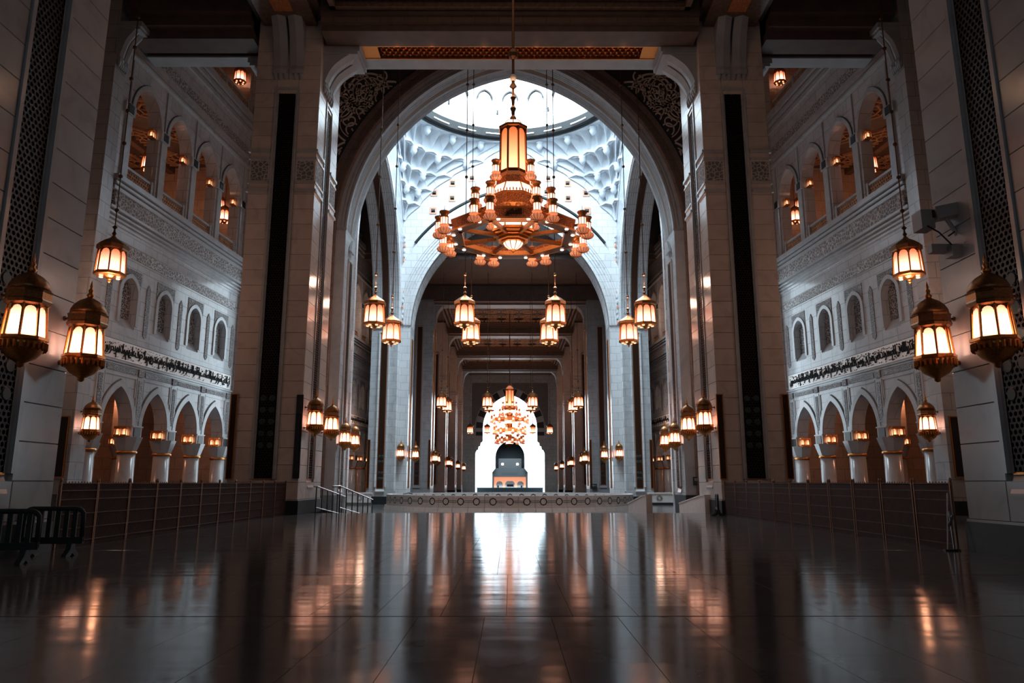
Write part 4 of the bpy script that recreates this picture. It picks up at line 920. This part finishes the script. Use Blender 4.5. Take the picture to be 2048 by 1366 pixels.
def pendant(label, loc, chain, group, s=1.0):
    t = thing('pendant_lantern', label, 'lantern', loc, 0, group)
    # origin at the middle of the glass
    build(MB().lathe([(.60, -.72), (.70, -.70), (.72, -.58), (.66, -.54)], 8, rot=pi / 8), 'bottom_tray', 'gold', t)
    build(MB().lathe([(.02, -1.05), (.07, -1.0), (.05, -.94), (.11, -.88), (.16, -.8), (.3, -.72), (.58, -.7)], 8, rot=pi / 8), 'bottom_finial', 'gold', t)
    for k in range(6): a = k * pi / 3; build(MB().lathe([(.02, -.80), (.09, -.78), (.1, -.71)], 8, .42 * cos(a), .42 * sin(a)), 'underside_bulb', 'glow_small', t, smooth=True)
    build(oct_frame(.66, -.55, .60, .55, .035), 'frame', 'gold', t)
    build(pane_head(.66, -.54, .60, .52, 'gold'), 'arched_plates', 'bronze_lit', t, fixn=False)
    me = PM['pendant']
    for k in range(8): link('pane', me, t, (0, 0, 0), (0, 0, k * pi / 4))
    build(MB().lathe([(.62, .54), (.70, .6), (.70, .78), (.60, .86), (.45, .98), (.26, 1.1), (.12, 1.2), (.06, 1.32)], 8, rot=pi / 8), 'cap', 'bronze_lit', t)
    ch = MB().lathe([(.05, 1.3), (.11, 1.4), (.05, 1.5), (.04, 1.62), (.13, 1.72), (.04, 1.82)], 8)
    ch.tube([(0, 0, 1.3), (0, 0, chain)], .03, 5)
    z = 2.6
    while z < chain - .3: ch.lathe([(.03, z - .11), (.10, z - .05), (.10, z + .05), (.03, z + .11)], 8); z += 1.75
    build(ch, 'hanging_rod', 'bronze', t)
    if s != 1.0: t.scale = (s, s, s)
    return t
plain('bronze_lit', (.32, .15, .06), .42, .85, .3, 25)  # paler bronze, with the glow of the panes put into its colour
PM = {'pendant': pane_mesh(.64, -.54, .60, .52, 'glow_pendant'), 'sconce': pane_mesh(.40, -.32, .345, .30, 'glow_sconce')}
pos = []
for sg in (-1, 1):
    S_ = SIDE[sg]
    pos += [((sg * 19.1, 33.4, 11.95), 'large lantern hanging in the %s side bay, in front of the arcade windows' % S_),
            ((sg * 2.85, 44.4, 11.95), 'front lantern of the pair hanging just %s of centre, under the chandelier' % S_),
            ((sg * 8.5, 44.4, 11.95), 'front hanging lantern of the pair near the %s jamb of the great arch' % S_),
            ((sg * 2.75, 50.0, 11.95), 'rear lantern of the pair hanging just %s of centre' % S_),
            ((sg * 8.35, 50.0, 11.95), 'rear lantern of the pair near the %s jamb of the great arch' % S_),
            ((sg * 2.85, 91, 11.6), 'small-looking lantern %s of the far chandelier, front one of its pair' % S_),
            ((sg * 2.75, 96.2, 11.6), 'small-looking lantern %s of the far chandelier, mostly hidden behind another' % S_),
            ((sg * 8.6, 91, 11.6), 'front small lantern of the pair before the %s hall pier beyond the dome' % S_),
            ((sg * 8.35, 96.2, 11.6), 'rear small lantern of the pair before the %s hall pier beyond the dome' % S_),
            ((sg * 4.7, 150, 12.3), 'tiny lantern against the white doorway, %s of the far chandelier' % S_),
            ((sg * 8.2, 150, 12.3), 'tiny lantern against the end wall, %s of the white doorway' % S_)]
for l, lb in pos:
    if l[1] < 60: point('lantern_light', (l[0], l[1], l[2] + (2.1 if l[1] > 40 else -1.7)), 130 if l[1] > 40 else 210, (1, .58, .42), .3)
P0_ = None
for l, lb in pos:
    if P0_ is None: P0_ = pendant(lb, l, 16.0, 'hanging glass lanterns')
    else:
        q = copy_thing(P0_, lb, l, 0)
        if 40 < l[1] < 52: rodtop = 38.4 - l[2]
        elif 90 < l[1] < 97: rodtop = 43.8 - l[2]
        else: rodtop = 16.0
        if rodtop != 16.0 :
            for c_ in [c for c in C.objects if c.parent == q and c.name.startswith('hanging_rod')]:
                key = 'rod%.1f' % rodtop
                if key not in PM:
                    ch = MB().lathe([(.05, 1.3), (.11, 1.4), (.05, 1.5), (.04, 1.62), (.13, 1.72), (.04, 1.82)], 8); ch.tube([(0, 0, 1.3), (0, 0, rodtop)], .03, 5); z = 2.6
                    while z < rodtop - .3: ch.lathe([(.03, z - .11), (.10, z - .05), (.10, z + .05), (.03, z + .11)], 8); z += 3.3 if rodtop < 28 else 4.0
                    PM[key] = ch.mesh('hanging_rod', 'bronze', False)
                c_.data = PM[key]

SCN = None
def sconce(label, loc, rz):
    """wall lantern, wall on the -x side before rotation; origin at the glass centre"""
    global SCN
    if SCN is not None: return copy_thing(SCN, label, loc, rz)
    t = thing('wall_lantern', label, 'lantern', loc, rz, 'gold wall lanterns on the piers')
    build(MB().lathe([(.40, -.42), (.46, -.40), (.46, -.34), (.38, -.31)], 8, rot=pi / 8), 'collar', 'gold', t)
    build(MB().lathe([(.02, -.96), (.07, -.93), (.07, -.87), (.12, -.84), (.26, -.76), (.37, -.62), (.40, -.5), (.43, -.42)], 16), 'bowl', 'gold', t, smooth=True)
    d = MB()
    for k in range(24): a = k * pi / 12; d.lathe([(.01, -.62), (.035, -.58), (.035, -.44)], 5, .42 * cos(a), .42 * sin(a))
    q = build(d, 'stalactite_band', 'gold', t); q['kind'] = 'stuff'
    build(oct_frame(.40, -.33, .35, .32, .028), 'frame', 'gold', t); build(pane_head(.40, -.32, .35, .30, 'gold'), 'arched_plates', 'bronze_lit', t, fixn=False)
    for k in range(8): link('pane', PM['sconce'], t, (0, 0, 0), (0, 0, k * pi / 4))
    build(MB().lathe([(.35, .32), (.42, .36), (.44, .42), (.42, .46), (.42, .6), (.44, .64), (.40, .66)], 8, rot=pi / 8), 'cornice', 'bronze_lit', t)
    build(MB().lathe([(.40, .66), (.39, .74), (.33, .86), (.22, .97), (.1, 1.04), (.05, 1.08)], 16), 'dome_cap', 'bronze_lit', t, smooth=True)
    build(MB().lathe([(.05, 1.06), (.09, 1.12), (.04, 1.18), (.06, 1.24), (.025, 1.3), (.035, 1.34), (.0, 1.5)], 8), 'finial', 'gold', t, smooth=True)
    br = MB()
    for z in (.56, -.5): br.tube([(-.56, 0, z), (-.36, 0, z)], .028, 6); br.tube([(-.56, 0, z), (-.53, 0, z)], .06, 8)
    build(br, 'wall_bracket', 'bronze', t)
    SCN = t; return t
def ps(x, y, sg, lb, z=4.83): sconce(lb, (sg * (x - .56), y, z), 0 if sg < 0 else pi)
for sg in (-1, 1):
    S_ = SIDE[sg]
    ps(10.6, 16.85, sg, 'gold wall lantern on the far edge of the nearest %s pier' % S_)
    ps(10.6, 14.7, sg, 'big gold wall lantern at the %s edge of the photo' % S_)
    ps(10.6, 37.5, sg, 'front gold wall lantern of the pair on the tall %s pier' % S_)
    ps(10.6, 41.0, sg, 'rear gold wall lantern of the pair on the tall %s pier' % S_)
    ps(12.6, 53.4, sg, 'front gold wall lantern of the pair inside the great arch, %s jamb' % S_)
    ps(12.6, 56.6, sg, 'rear gold wall lantern of the pair inside the great arch, %s jamb' % S_)
    ps(12.72, 81.6, sg, 'front gold wall lantern at the %s foot of the white far arch' % S_)
    ps(11.5, 85.0, sg, 'rear gold wall lantern at the %s foot of the white far arch' % S_)
    ps(21.5, 36.4, sg, 'small-looking gold wall lantern on the outer %s pier' % S_, 4.5)
    for k, y in enumerate((98, 120, 142, 160)):
        ps(10.6, y + .4, sg, 'front wall lantern on the %s %s pier of the long hall' % (ORD[k], S_)); 
        if k < 2: ps(10.6, y + 4, sg, 'rear wall lantern on the %s %s pier of the long hall' % (ORD[k], S_))
    # lanterns seen inside the galleries
    mt, rz = MTS[sg]
    for k, (u, d, z, lb) in enumerate(((8.0, 1.7, 21.9, 'hanging lantern inside the %s upper gallery, seen through its farthest arch'), (8.5, 2.5, 23.0, 'second lantern beyond the other in the farthest arch of the %s upper gallery'), (-1.7, 2.0, 21.8, 'thin glowing lantern half hidden by a post of the %s upper gallery'), (8.6, 1.6, 34.1, 'lantern glowing above the top balustrade on the %s'))):
        l = mt @ Vector((-sg * u if sg > 0 else u, d, z)); l = mt @ Vector(((u if sg < 0 else -u), d, z))
        q = copy_thing(P0_, lb % S_, l, 0, 'gallery lanterns'); q.scale = (.7, .7, .7)
        for c_ in [c for c in C.objects if c.parent == q and c.name.startswith('hanging_rod')]:
            if 'rods' not in PM: PM['rods'] = MB().tube([(0, 0, 1.3), (0, 0, 6.0)], .03, 5).mesh('hanging_rod', 'bronze')
            c_.data = PM['rods']

# ------------------------------------------------------------------ chandeliers
def oprism(r0, z0, r1, z1): return MB().lathe([(r0, z0), (r1, z1)], 8, rot=pi / 8)
def mbars():
    m_ = oct_frame(.145, -.14, .15, .14, .014)
    for k in range(12): a = k * pi / 6; m_.tube([(r_ * cos(a), r_ * sin(a), z_) for r_, z_ in ((.12, -.25), (.225, -.285), (.255, -.34), (.215, -.425), (.1, -.478), (.02, -.5))], .011, 3)
    return m_
def mini(par, x, y, z, s=1.0, name='cup_lamp'):
    """small lamp of the chandelier, made of glass, cap and ribbed bowl"""
    key = 'mini'
    if key not in PM:
        PM['mini'] = (MB().lathe([(.13, -.14), (.145, .14)], 8).mesh('glass', 'glow_chand'),
                      MB().lathe([(.15, .13), (.17, .17), (.14, .2), (.14, .28), (.19, .34), (.19, .38), (.08, .42), (.012, .44), (.008, .62)], 12).mesh('cap', 'gold_lit'),
                      MB().lathe([(.16, -.13), (.19, -.16), (.16, -.2), (.1, -.22), (.12, -.26), (.22, -.29), (.25, -.34), (.21, -.42), (.1, -.47), (.03, -.48), (.0, -.52)], 12).mesh('bowl', 'glow_bowl'),
                      mbars().mesh('bars', 'gold'))
    a = link('cup_lamp', PM['mini'][0], par, (x, y, z), (0, 0, 0), (s,) * 3)
    for k, nm in ((1, 'cap'), (2, 'bowl'), (3, 'bars')): link(nm, PM['mini'][k], a)
    return a
t = thing('chandelier', 'huge gold tiered chandelier hanging in the middle of the hall, seen from below', 'chandelier', (.12, 27, 11.0))
build(oprism(.53, 2.55, .50, 4.45), 'lantern_core', 'bronze', t)
me = pane_mesh(.56, 2.66, .53, 4.4, 'glow_orange', 'tall_pane')
for k in range(8): link('tall_pane', me, t, (0, 0, 0), (0, 0, k * pi / 4 + pi / 8 - pi / 8))
build(oct_frame(.57, 2.5, .54, 4.5, .035), 'lantern_frame', 'gold', t); build(pane_head(.57, 2.66, .54, 4.4, 'gold'), 'arched_plates', 'bronze_lit', t, fixn=False)
build(MB().lathe([(.55, 4.42), (.61, 4.46), (.61, 4.54), (.5, 4.58)], 8, rot=pi / 8), 'lantern_cornice', 'gold', t)
build(MB().lathe([(.44, 4.56), (.42, 4.66), (.33, 4.78), (.18, 4.86), (.05, 4.9)], 16), 'glowing_dome', 'glow_chand', t, smooth=True)
dm = MB()
for k in range(8): a = k * pi / 4; dm.tube([(r_ * cos(a), r_ * sin(a), z) for r_, z in ((.45, 4.56), (.43, 4.67), (.34, 4.79), (.19, 4.87), (.05, 4.91))], .018, 4)
build(dm, 'dome_ribs', 'gold', t)
rod = MB().lathe([(.05, 4.88), (.14, 5.0), (.06, 5.12), (.08, 5.3), (.13, 5.42), (.05, 5.55), (.07, 5.8), (.12, 5.9), (.05, 6.0), (.05, 6.3), (.16, 6.4), (.07, 6.55), (.06, 6.75)], 10)
rod.tube([(0, 0, 6.9), (0, 0, 16.3)], .055, 8); rod.lathe([(.05, 7.6), (.17, 7.7), (.21, 7.85), (.17, 8.0), (.05, 8.1)], 12); rod.lathe([(.05, 11.2), (.15, 11.3), (.15, 11.42), (.05, 11.5)], 10)
build(rod, 'hanging_rod', 'bronze', t); build(MB().lathe([(.0, 6.6), (.11, 6.66), (.13, 6.78), (.11, 6.9), (.0, 6.96)], 10), 'hook_ball', 'panel_white', t, smooth=True)
build(oprism(.70, 2.3, .60, 2.5), 'skirt', 'gold_lit', t); build(oprism(.72, 2.0, .70, 2.3), 'carved_band', 'carved_gold', t); build(oprism(.95, 1.55, .72, 2.0), 'glowing_skirt', 'glow_chand', t); build(oct_frame(.96, 1.55, .73, 2.0, .025), 'skirt_bars', 'gold_lit', t)
build(oprism(1.0, 1.44, 1.0, 1.54), 'crown_ring', 'gold_lit', t)
cr = MB()
for k in range(48): a = k * pi / 24; cr.lathe([(.02, 1.52), (.03, 1.6), (0, 1.68)], 5, .96 * cos(a), .96 * sin(a))
q = build(cr, 'cresting', 'gold_lit', t); q['kind'] = 'stuff'
build(oprism(.96, 1.08, .99, 1.44), 'carved_band', 'carved_gold', t); build(oprism(.86, .84, .94, 1.08), 'scroll_band', 'gold_lit', t)
for k in range(8):
    for s_ in (-.2, .2): a = k * pi / 4 + s_; build(MB().lathe([(.02, .74), (.1, .79), (.13, .88), (.1, .98), (.04, 1.02)], 8, .97 * cos(a), .97 * sin(a)), 'scroll', 'gold_lit', t, smooth=True)
build(oprism(.80, .54, .86, .84), 'lower_neck', 'gold', t)
build(oprism(.80, .2, .80, .54), 'lit_windows', 'glow_chand', t); build(oct_frame(.82, .2, .82, .54, .03), 'window_bars', 'gold', t)
build(MB().lathe([(.5, .05), (.84, .2)], 8, rot=pi / 8), 'hub_top', 'bronze_lit', t)
for i, (r_, z) in enumerate(((.86, .1), (.82, .0), (.72, -.1), (.62, -.2), (.5, -.28))): build(MB().lathe([(r_ - .14, z + .1), (r_ - .02, z + .09), (r_, z), (r_ - .14, z - .01)], 8, rot=pi / 8), 'hub_step', 'gold_lit' if i % 2 else 'gold', t)
build(MB().lathe([(.40, -.22), (.38, -.3), (.31, -.42), (.2, -.5), (.08, -.55), (.0, -.56)], 16), 'bottom_bowl', 'glow_chand', t, smooth=True)
br = MB()
for k in range(10): a = k * pi / 5; br.tube([(r_ * cos(a), r_ * sin(a), z) for r_, z in ((.41, -.24), (.39, -.31), (.32, -.43), (.21, -.51), (.02, -.58))], .016, 4)
br.lathe([(.02, -.68), (.06, -.62), (.12, -.56), (.02, -.5)], 8); build(br, 'bowl_ribs', 'gold', t)
RR = 2.5
for k in range(8):   # eight straight sides of the ring, each with its outer plate, soffit and inner edge
    a = k * pi / 4; hw = RR * sin(pi / 8); ap = RR * cos(pi / 8)
    sd = build(MB().box(-hw, hw, -ap, -ap + .09, -.12, .32), 'ring_side', 'carved_gold', t, rot=(0, 0, a))
    build(MB().box(-hw, hw, -ap - .05, -ap, .27, .33).box(-hw, hw, -ap - .05, -ap, -.14, -.08), 'side_moulding', 'gold_lit', sd)
    build(MB().box(-hw * .86, hw * .86, -ap + .3, -ap + .36, -.12, .06), 'inner_edge', 'gold_lit', sd)
    build(MB().add([(-hw, -ap, -.14), (hw, -ap, -.14), (hw * .86, -ap + .36, -.14), (-hw * .86, -ap + .36, -.14), (-hw, -ap, -.12), (hw, -ap, -.12), (hw * .86, -ap + .36, -.12), (-hw * .86, -ap + .36, -.12)], [(0, 3, 2, 1), (4, 5, 6, 7), (0, 1, 5, 4), (1, 2, 6, 5), (2, 3, 7, 6), (3, 0, 4, 7)]), 'side_soffit', 'bronze_lit', sd)
me = text_mesh('الله اكبر', .62, .27, .03, True, .03); me.materials.clear(); me.materials.append(M['bronze'])
q = link('inscription', me, t, (0, -RR * cos(pi / 8) - .03, .1)); q['label'] = 'small dark cartouche of Arabic letters'
for k in range(8):
    a = k * pi / 4 + pi / 8; c_, s_ = cos(a), sin(a)
    build(MB().box(.7, RR - .3, -.06, .06, -.1, .04), 'spoke', 'bronze_lit', t, rot=(0, 0, a)); build(MB().lathe([(.09, -.14), (.11, -.08), (.09, .06)], 10, (RR - .36) * c_, (RR - .36) * s_), 'spoke_end', 'gold_lit', t)
    for off_ in (-.105, .105): mini(t, (RR + .42) * cos(a + off_), (RR + .42) * sin(a + off_), .1)
    build(MB().tube([(RR * c_, RR * s_, .1), ((RR + .4) * c_, (RR + .4) * s_, .1)], .05, 6).tube([((RR + .42) * cos(a - .1), (RR + .42) * sin(a - .1), -.1), ((RR + .42) * cos(a + .1), (RR + .42) * sin(a + .1), -.1)], .035, 5), 'lamp_arm', 'gold', t)
    for off_ in (-.16, .16):
        a2 = a + off_; q = MB().lathe([(.06, -.17), (.07, -.14)], 10, (RR - .16) * cos(a2), (RR - .16) * sin(a2)); build(q, 'spot_lamp', 'glow_white', t)
    b_ = (k // 2) * pi / 2 + (pi / 4 - .25 if k % 2 else pi / 4 + .25); mini(t, 1.68 * cos(b_), 1.68 * sin(b_), 1.25)
    if k % 2 == 0: mini(t, .95 * cos(b_ - .25), .95 * sin(b_ - .25), 2.5, .95)
    build(MB().tube([(.85 * cos(b_), .85 * sin(b_), .9), (1.3 * cos(b_), 1.3 * sin(b_), .85), (1.66 * cos(b_), 1.66 * sin(b_), 1.0)], .035, 5), 'lamp_arm', 'gold', t)
point('chandelier_glow', (.12, 27, 9.1), 150, (1, .52, .28), 1.2)
for k in range(4): point('chandelier_lamp_light', (.12 + 2.15 * cos(k * pi / 2), 27 + 2.15 * sin(k * pi / 2), 11.9), 26, (1, .45, .2), .12)
point('chandelier_upper_glow', (.12, 27, 17.3), 60, (1, .52, .28), .5)
# far chandelier
t = thing('far_chandelier', 'far tiered chandelier hanging in front of the bright doorway', 'chandelier', (-.05, 112, 8.0))
build(oprism(.72, 5.3, .62, 7.6), 'lantern_core', 'glow_orange', t); build(oct_frame(.74, 5.2, .66, 7.7, .06), 'lantern_frame', 'gold', t); build(MB().lathe([(.75, 7.6), (.8, 7.75), (.6, 7.85)], 8, rot=pi / 8), 'lantern_cornice', 'gold', t)
build(MB().lathe([(.6, 7.8), (.5, 8.1), (.2, 8.35), (.05, 8.4)], 12), 'glowing_dome', 'glow_bowl', t); build(MB().lathe([(.06, 8.4), (.2, 8.6), (.06, 8.8)], 8).tube([(0, 0, 8.4), (0, 0, 20.2)], .07, 6), 'hanging_rod', 'bronze', t)
for i, (z, r_) in enumerate(((4.9, 1.0), (3.3, 1.1), (1.6, .95), (.2, .85))): build(oprism(r_ * .9, z - .3, r_, z + .3), 'carved_band', 'carved_gold', t); build(oprism(r_ * .7, z - .75, r_ * .75, z - .3), 'lit_windows', 'glow_chand', t)
build(oprism(.3, -.8, .6, 4.9), 'stem', 'gold', t)
for z, r_ in ((3.2, 2.55), (1.5, 2.15), (.1, 1.85)):
    build(MB().lathe([(r_, z - .2), (r_ + .05, z + .2), (r_ - .15, z + .2), (r_ - .15, z - .2)], 8, rot=pi / 8, cap=False), 'ring_outer', 'gold_lit', t)
    for k in range(8): a = k * pi / 4 + pi / 8; build(MB().box(.5, r_, -.06, .06, z - .1, z + .05), 'spoke', 'gold', t, rot=(0, 0, a))
    for k in range(16): a = k * pi / 8 + pi / 16; mini(t, (r_ + .28) * cos(a), (r_ + .28) * sin(a), z + (.15 if k % 2 else -.15), 1.15)
for k in range(8): a = k * pi / 4; mini(t, 1.5 * cos(a), 1.5 * sin(a), 4.3, 1.15); mini(t, 1.1 * cos(a + .4), 1.1 * sin(a + .4), 5.4, 1.1)
build(MB().lathe([(.5, -.6), (.3, -.9), (.05, -1.05)], 8), 'bottom_bowl', 'gold', t)

# ------------------------------------------------------------------ railings, ramp walls, steps
for X, y1, lb in ((-9.0, 48.6, 'inner steel and glass railing going down to the lower floor'), (-10.25, 46.5, 'outer steel and glass railing going down beside the tall left pier')):
    t = thing('glass_railing', lb, 'railing', (X, 39.25, 0))
    Ls = y1 - 39.25; dz = -.9 * Ls / 9.35; P_ = [(-.35 if X > -9.5 else -.05, -.3, 1.36), (0, 0, 1.38), (0, Ls, 1.38 + dz)]
    build(MB().tube(P_, .045, 8), 'handrail', 'steel', t); build(MB().tube([(0, 0, .28), (0, Ls, .28 + dz)], .03, 6), 'bottom_rail', 'steel', t)
    n_ = 6
    for i in range(n_ + 1):
        y = Ls * i / n_; zt = 1.36 + dz * i / n_; build(MB().box(-.03, .03, y - .03, y + .03, -.75, zt), 'post', 'steel_dark' if 'steel_dark' in M else 'steel', t)
        if i < n_: build(MB().add([(0, y + .08, .32 + dz * i / n_), (0, y + Ls / n_ - .08, .32 + dz * (i + 1) / n_), (0, y + Ls / n_ - .08, 1.25 + dz * (i + 1) / n_), (0, y + .08, 1.25 + dz * i / n_)], [(0, 1, 2, 3)]), 'glass_pane', 'glass', t) if 'glass' in M else None
for X, lb in ((7.2, 'inner pale stone ramp wall right of the basin, sloping down towards the left'), (10.3, 'outer pale stone ramp wall at the foot of the tall right pier')):
    t = thing('ramp_wall', lb, 'ramp wall', (X, 39.2, 0)); pr = [(0, -.75), (6, -.75), (6, .30), (1.2, .82), (0, .88)]
    build(MB().slab(pr, [], 0, .32, lambda a, b_, d: (d, a, b_)), 'stone_body', 'cheek_stone', t); build(MB().slab([(0, .88), (1.2, .82), (6, .3), (6, .36), (1.2, .88), (0, .94)], [], -.03, .35, lambda a, b_, d: (d, a, b_)), 'coping', 'cheek_stone', t)
for sg in (-1, 1):
    T_ = thing('grille_parapet', 'low marble parapet with round rosettes at the foot of the %s side arch' % SIDE[sg], 'parapet', (sg * 17.0, 79, -.75))
    build(MB().box(-2.2, 2.2, -.15, .15, .25, 1.15).box(-2.3, 2.3, -.2, .2, 1.15, 1.3), 'panel', 'panel_white', T_); build(MB().box(-2.2, 2.2, -.2, .2, 0, .25), 'plinth', 'plinth_dark', T_)
    for x in (-1.1, 1.0):
        g_ = MB()
        for k in range(12): a = k * pi / 6; g_.slab([(x + r_ * cos(a + d), .7 + r_ * sin(a + d)) for r_, d in ((.1, 0), (.24, -.14), (.38, 0), (.24, .14))], [], -.165, -.15, lambda a_, b_, d_: (a_, d_, b_))
        build(g_, 'rosette', 'plinth_dark', T_)

# ------------------------------------------------------------------ plastic barriers, signs, small kit
BR = None
def barrier(label, loc, rz, w_=1.35):
    t = thing('crowd_barrier', label, 'barrier', loc, rz, 'grey plastic crowd barriers'); h = 1.0; r_ = .16
    P_ = [(-w_ / 2, 0, .3), (-w_ / 2, 0, h - r_)] + [(-w_ / 2 + r_ - r_ * cos(k * pi / 8), 0, h - r_ + r_ * sin(k * pi / 8)) for k in range(1, 5)] + [(w_ / 2 - r_ + r_ * sin(k * pi / 8), 0, h - r_ + r_ * cos(k * pi / 8)) for k in range(0, 5)] + [(w_ / 2, 0, .3)]
    build(MB().tube(P_, .05, 8), 'top_frame', 'plastic_grey', t, smooth=True); build(MB().box(-w_ / 2 - .04, w_ / 2 + .04, -.045, .045, .26, .4), 'bottom_rail', 'plastic_grey', t)
    for i in range(6): x = -w_ / 2 + (i + 1) * w_ / 7; build(MB().box(x - .045, x + .045, -.025, .025, .38, h - .04), 'slat', 'plastic_grey', t)
    for s_ in (-1, 1):
        x = s_ * (w_ / 2 - .2); m_ = MB().slab([(-.08, .3), (-.12, .15), (-.3, .03), (-.3, 0), (-.12, 0), (0, .06), (.12, 0), (.3, 0), (.3, .03), (.12, .15), (.08, .3)], [], -.05, .05, lambda a, b_, d: (x + d, a, b_)); build(m_, 'foot', 'plastic_grey', t)
    return t
BR = barrier('front grey plastic crowd barrier at the left edge of the photograph', (-9.93, 14.7, 0), radians(14), 1.2)
copy_thing(BR, 'rear grey plastic crowd barrier, between the front one and the brown fence', (-9.92, 16.25, 0), radians(8))
copy_thing(BR, 'single grey crowd barrier seen end-on at the far end of the right fence', (10.05, 36.0, 0), radians(78))
t = thing('wall_sign', 'small dark sign with an arrow on the right jamb of the great arch', 'sign', (13.48, 52.86, 1.68))
build(MB().box(-.36, .36, -.04, 0, -.3, .3), 'board', 'plastic_grey', t)
sgn = MB().box(-.26, -.04, -.06, -.04, .02, .2); build(sgn, 'pictogram', 'white_paint', t); build(MB().slab([(.04, .08), (.14, .08), (.14, .02), (.26, .11), (.14, .2), (.14, .14), (.04, .14)], [], -.06, -.04, lambda a, b_, d: (a, d, b_)), 'arrow', 'white_paint', t)
build(MB().lathe([(.03, -.07), (.03, -.06)], 8).box(-.18, -.12, -.065, -.06, .05, .17), 'pictogram_figure', 'plastic_grey', t)
t = thing('hall_sign', 'small dark sign on the first right pier beyond the dome bay', 'sign', (11.15, 97.75, 1.1))
build(MB().box(-.36, .36, -.06, 0, -.34, .34), 'board', 'plastic_grey', t); build(MB().box(-.25, -.03, -.08, -.06, 0, .22).box(.04, .24, -.08, -.06, .05, .16), 'pictogram', 'white_paint', t)
t = thing('white_cabinet', 'small pale steel cabinet behind the left fence, near the nearest pier', 'cabinet', (-15.2, 24.6, 0)); build(MB().box(-.32, .32, -.2, .2, .1, 1.2), 'body', 'white_paint', t); build(MB().box(-.22, .22, -.215, -.2, .9, 1.1).box(-.2, .2, -.215, -.2, .55, .58), 'front_trim', 'steel', t)
for x in (-.27, .27): build(MB().box(x - .03, x + .03, -.17, .17, 0, .1), 'foot', 'steel', t)
t = thing('folding_stand', 'thin folded metal stand leaning at the end of the right fence', 'stand', (10.3, 17.45, 0))
for p, q_ in (((-.12, 0, 0), (.05, .05, 1.32)), ((.1, -.05, 0), (.1, .05, 1.3)), ((.1, .1, .02), (.02, .02, .9))): build(MB().tube([p, q_], .016, 6), 'leg', 'steel', t)
build(MB().box(-.2, .16, -.06, .06, 0, .035), 'foot_bar', 'black', t); build(MB().tube([(-.03, .02, .55), (.1, .02, .8)], .03, 6), 'clamp', 'black', t)
t = thing('security_camera', 'white security camera on a bracket high on the nearest right pier', 'camera', (10.5, 16.4, 7.9))
m_ = MB().box(-.32, .42, -.16, .16, -.13, .17); build(m_, 'housing', 'white_paint', t, rot=(0, radians(-8), radians(-14))); build(MB().box(.42, .44, -.12, .12, -.1, .12), 'rear_plate', 'plastic_grey', t, rot=(0, radians(-8), radians(-14)))
build(MB().lathe([(.09, -.03), (.1, 0), (.09, .03)], 10), 'lens', 'black', t, loc=(-.32, .08, .0), rot=(0, pi / 2, 0))
build(MB().box(-.62, -.3, -.2, .2, -.35, .12), 'junction_box', 'white_paint', t, loc=(0, .3, 0)); build(MB().tube([(-.1, 0, -.12), (.1, 0, -.5), (.3, .05, -.85)], .05, 6).box(-.1, .5, -.1, .2, -1.1, -.85), 'bracket', 'white_paint', t)
build(MB().tube([(-.5, .1, -.3), (-.3, 0, -.5), (-.1, -.02, -.75), (.0, 0, -.85)], .02, 5).tube([(.3, 0, -.1), (.2, -.02, -.4), (-.1, -.02, -.6)], .02, 5), 'cable', 'cable', t)
build(MB().box(-.45, .5, .1, .3, -.95, -.75), 'lamp_housing', 'white_paint', t)
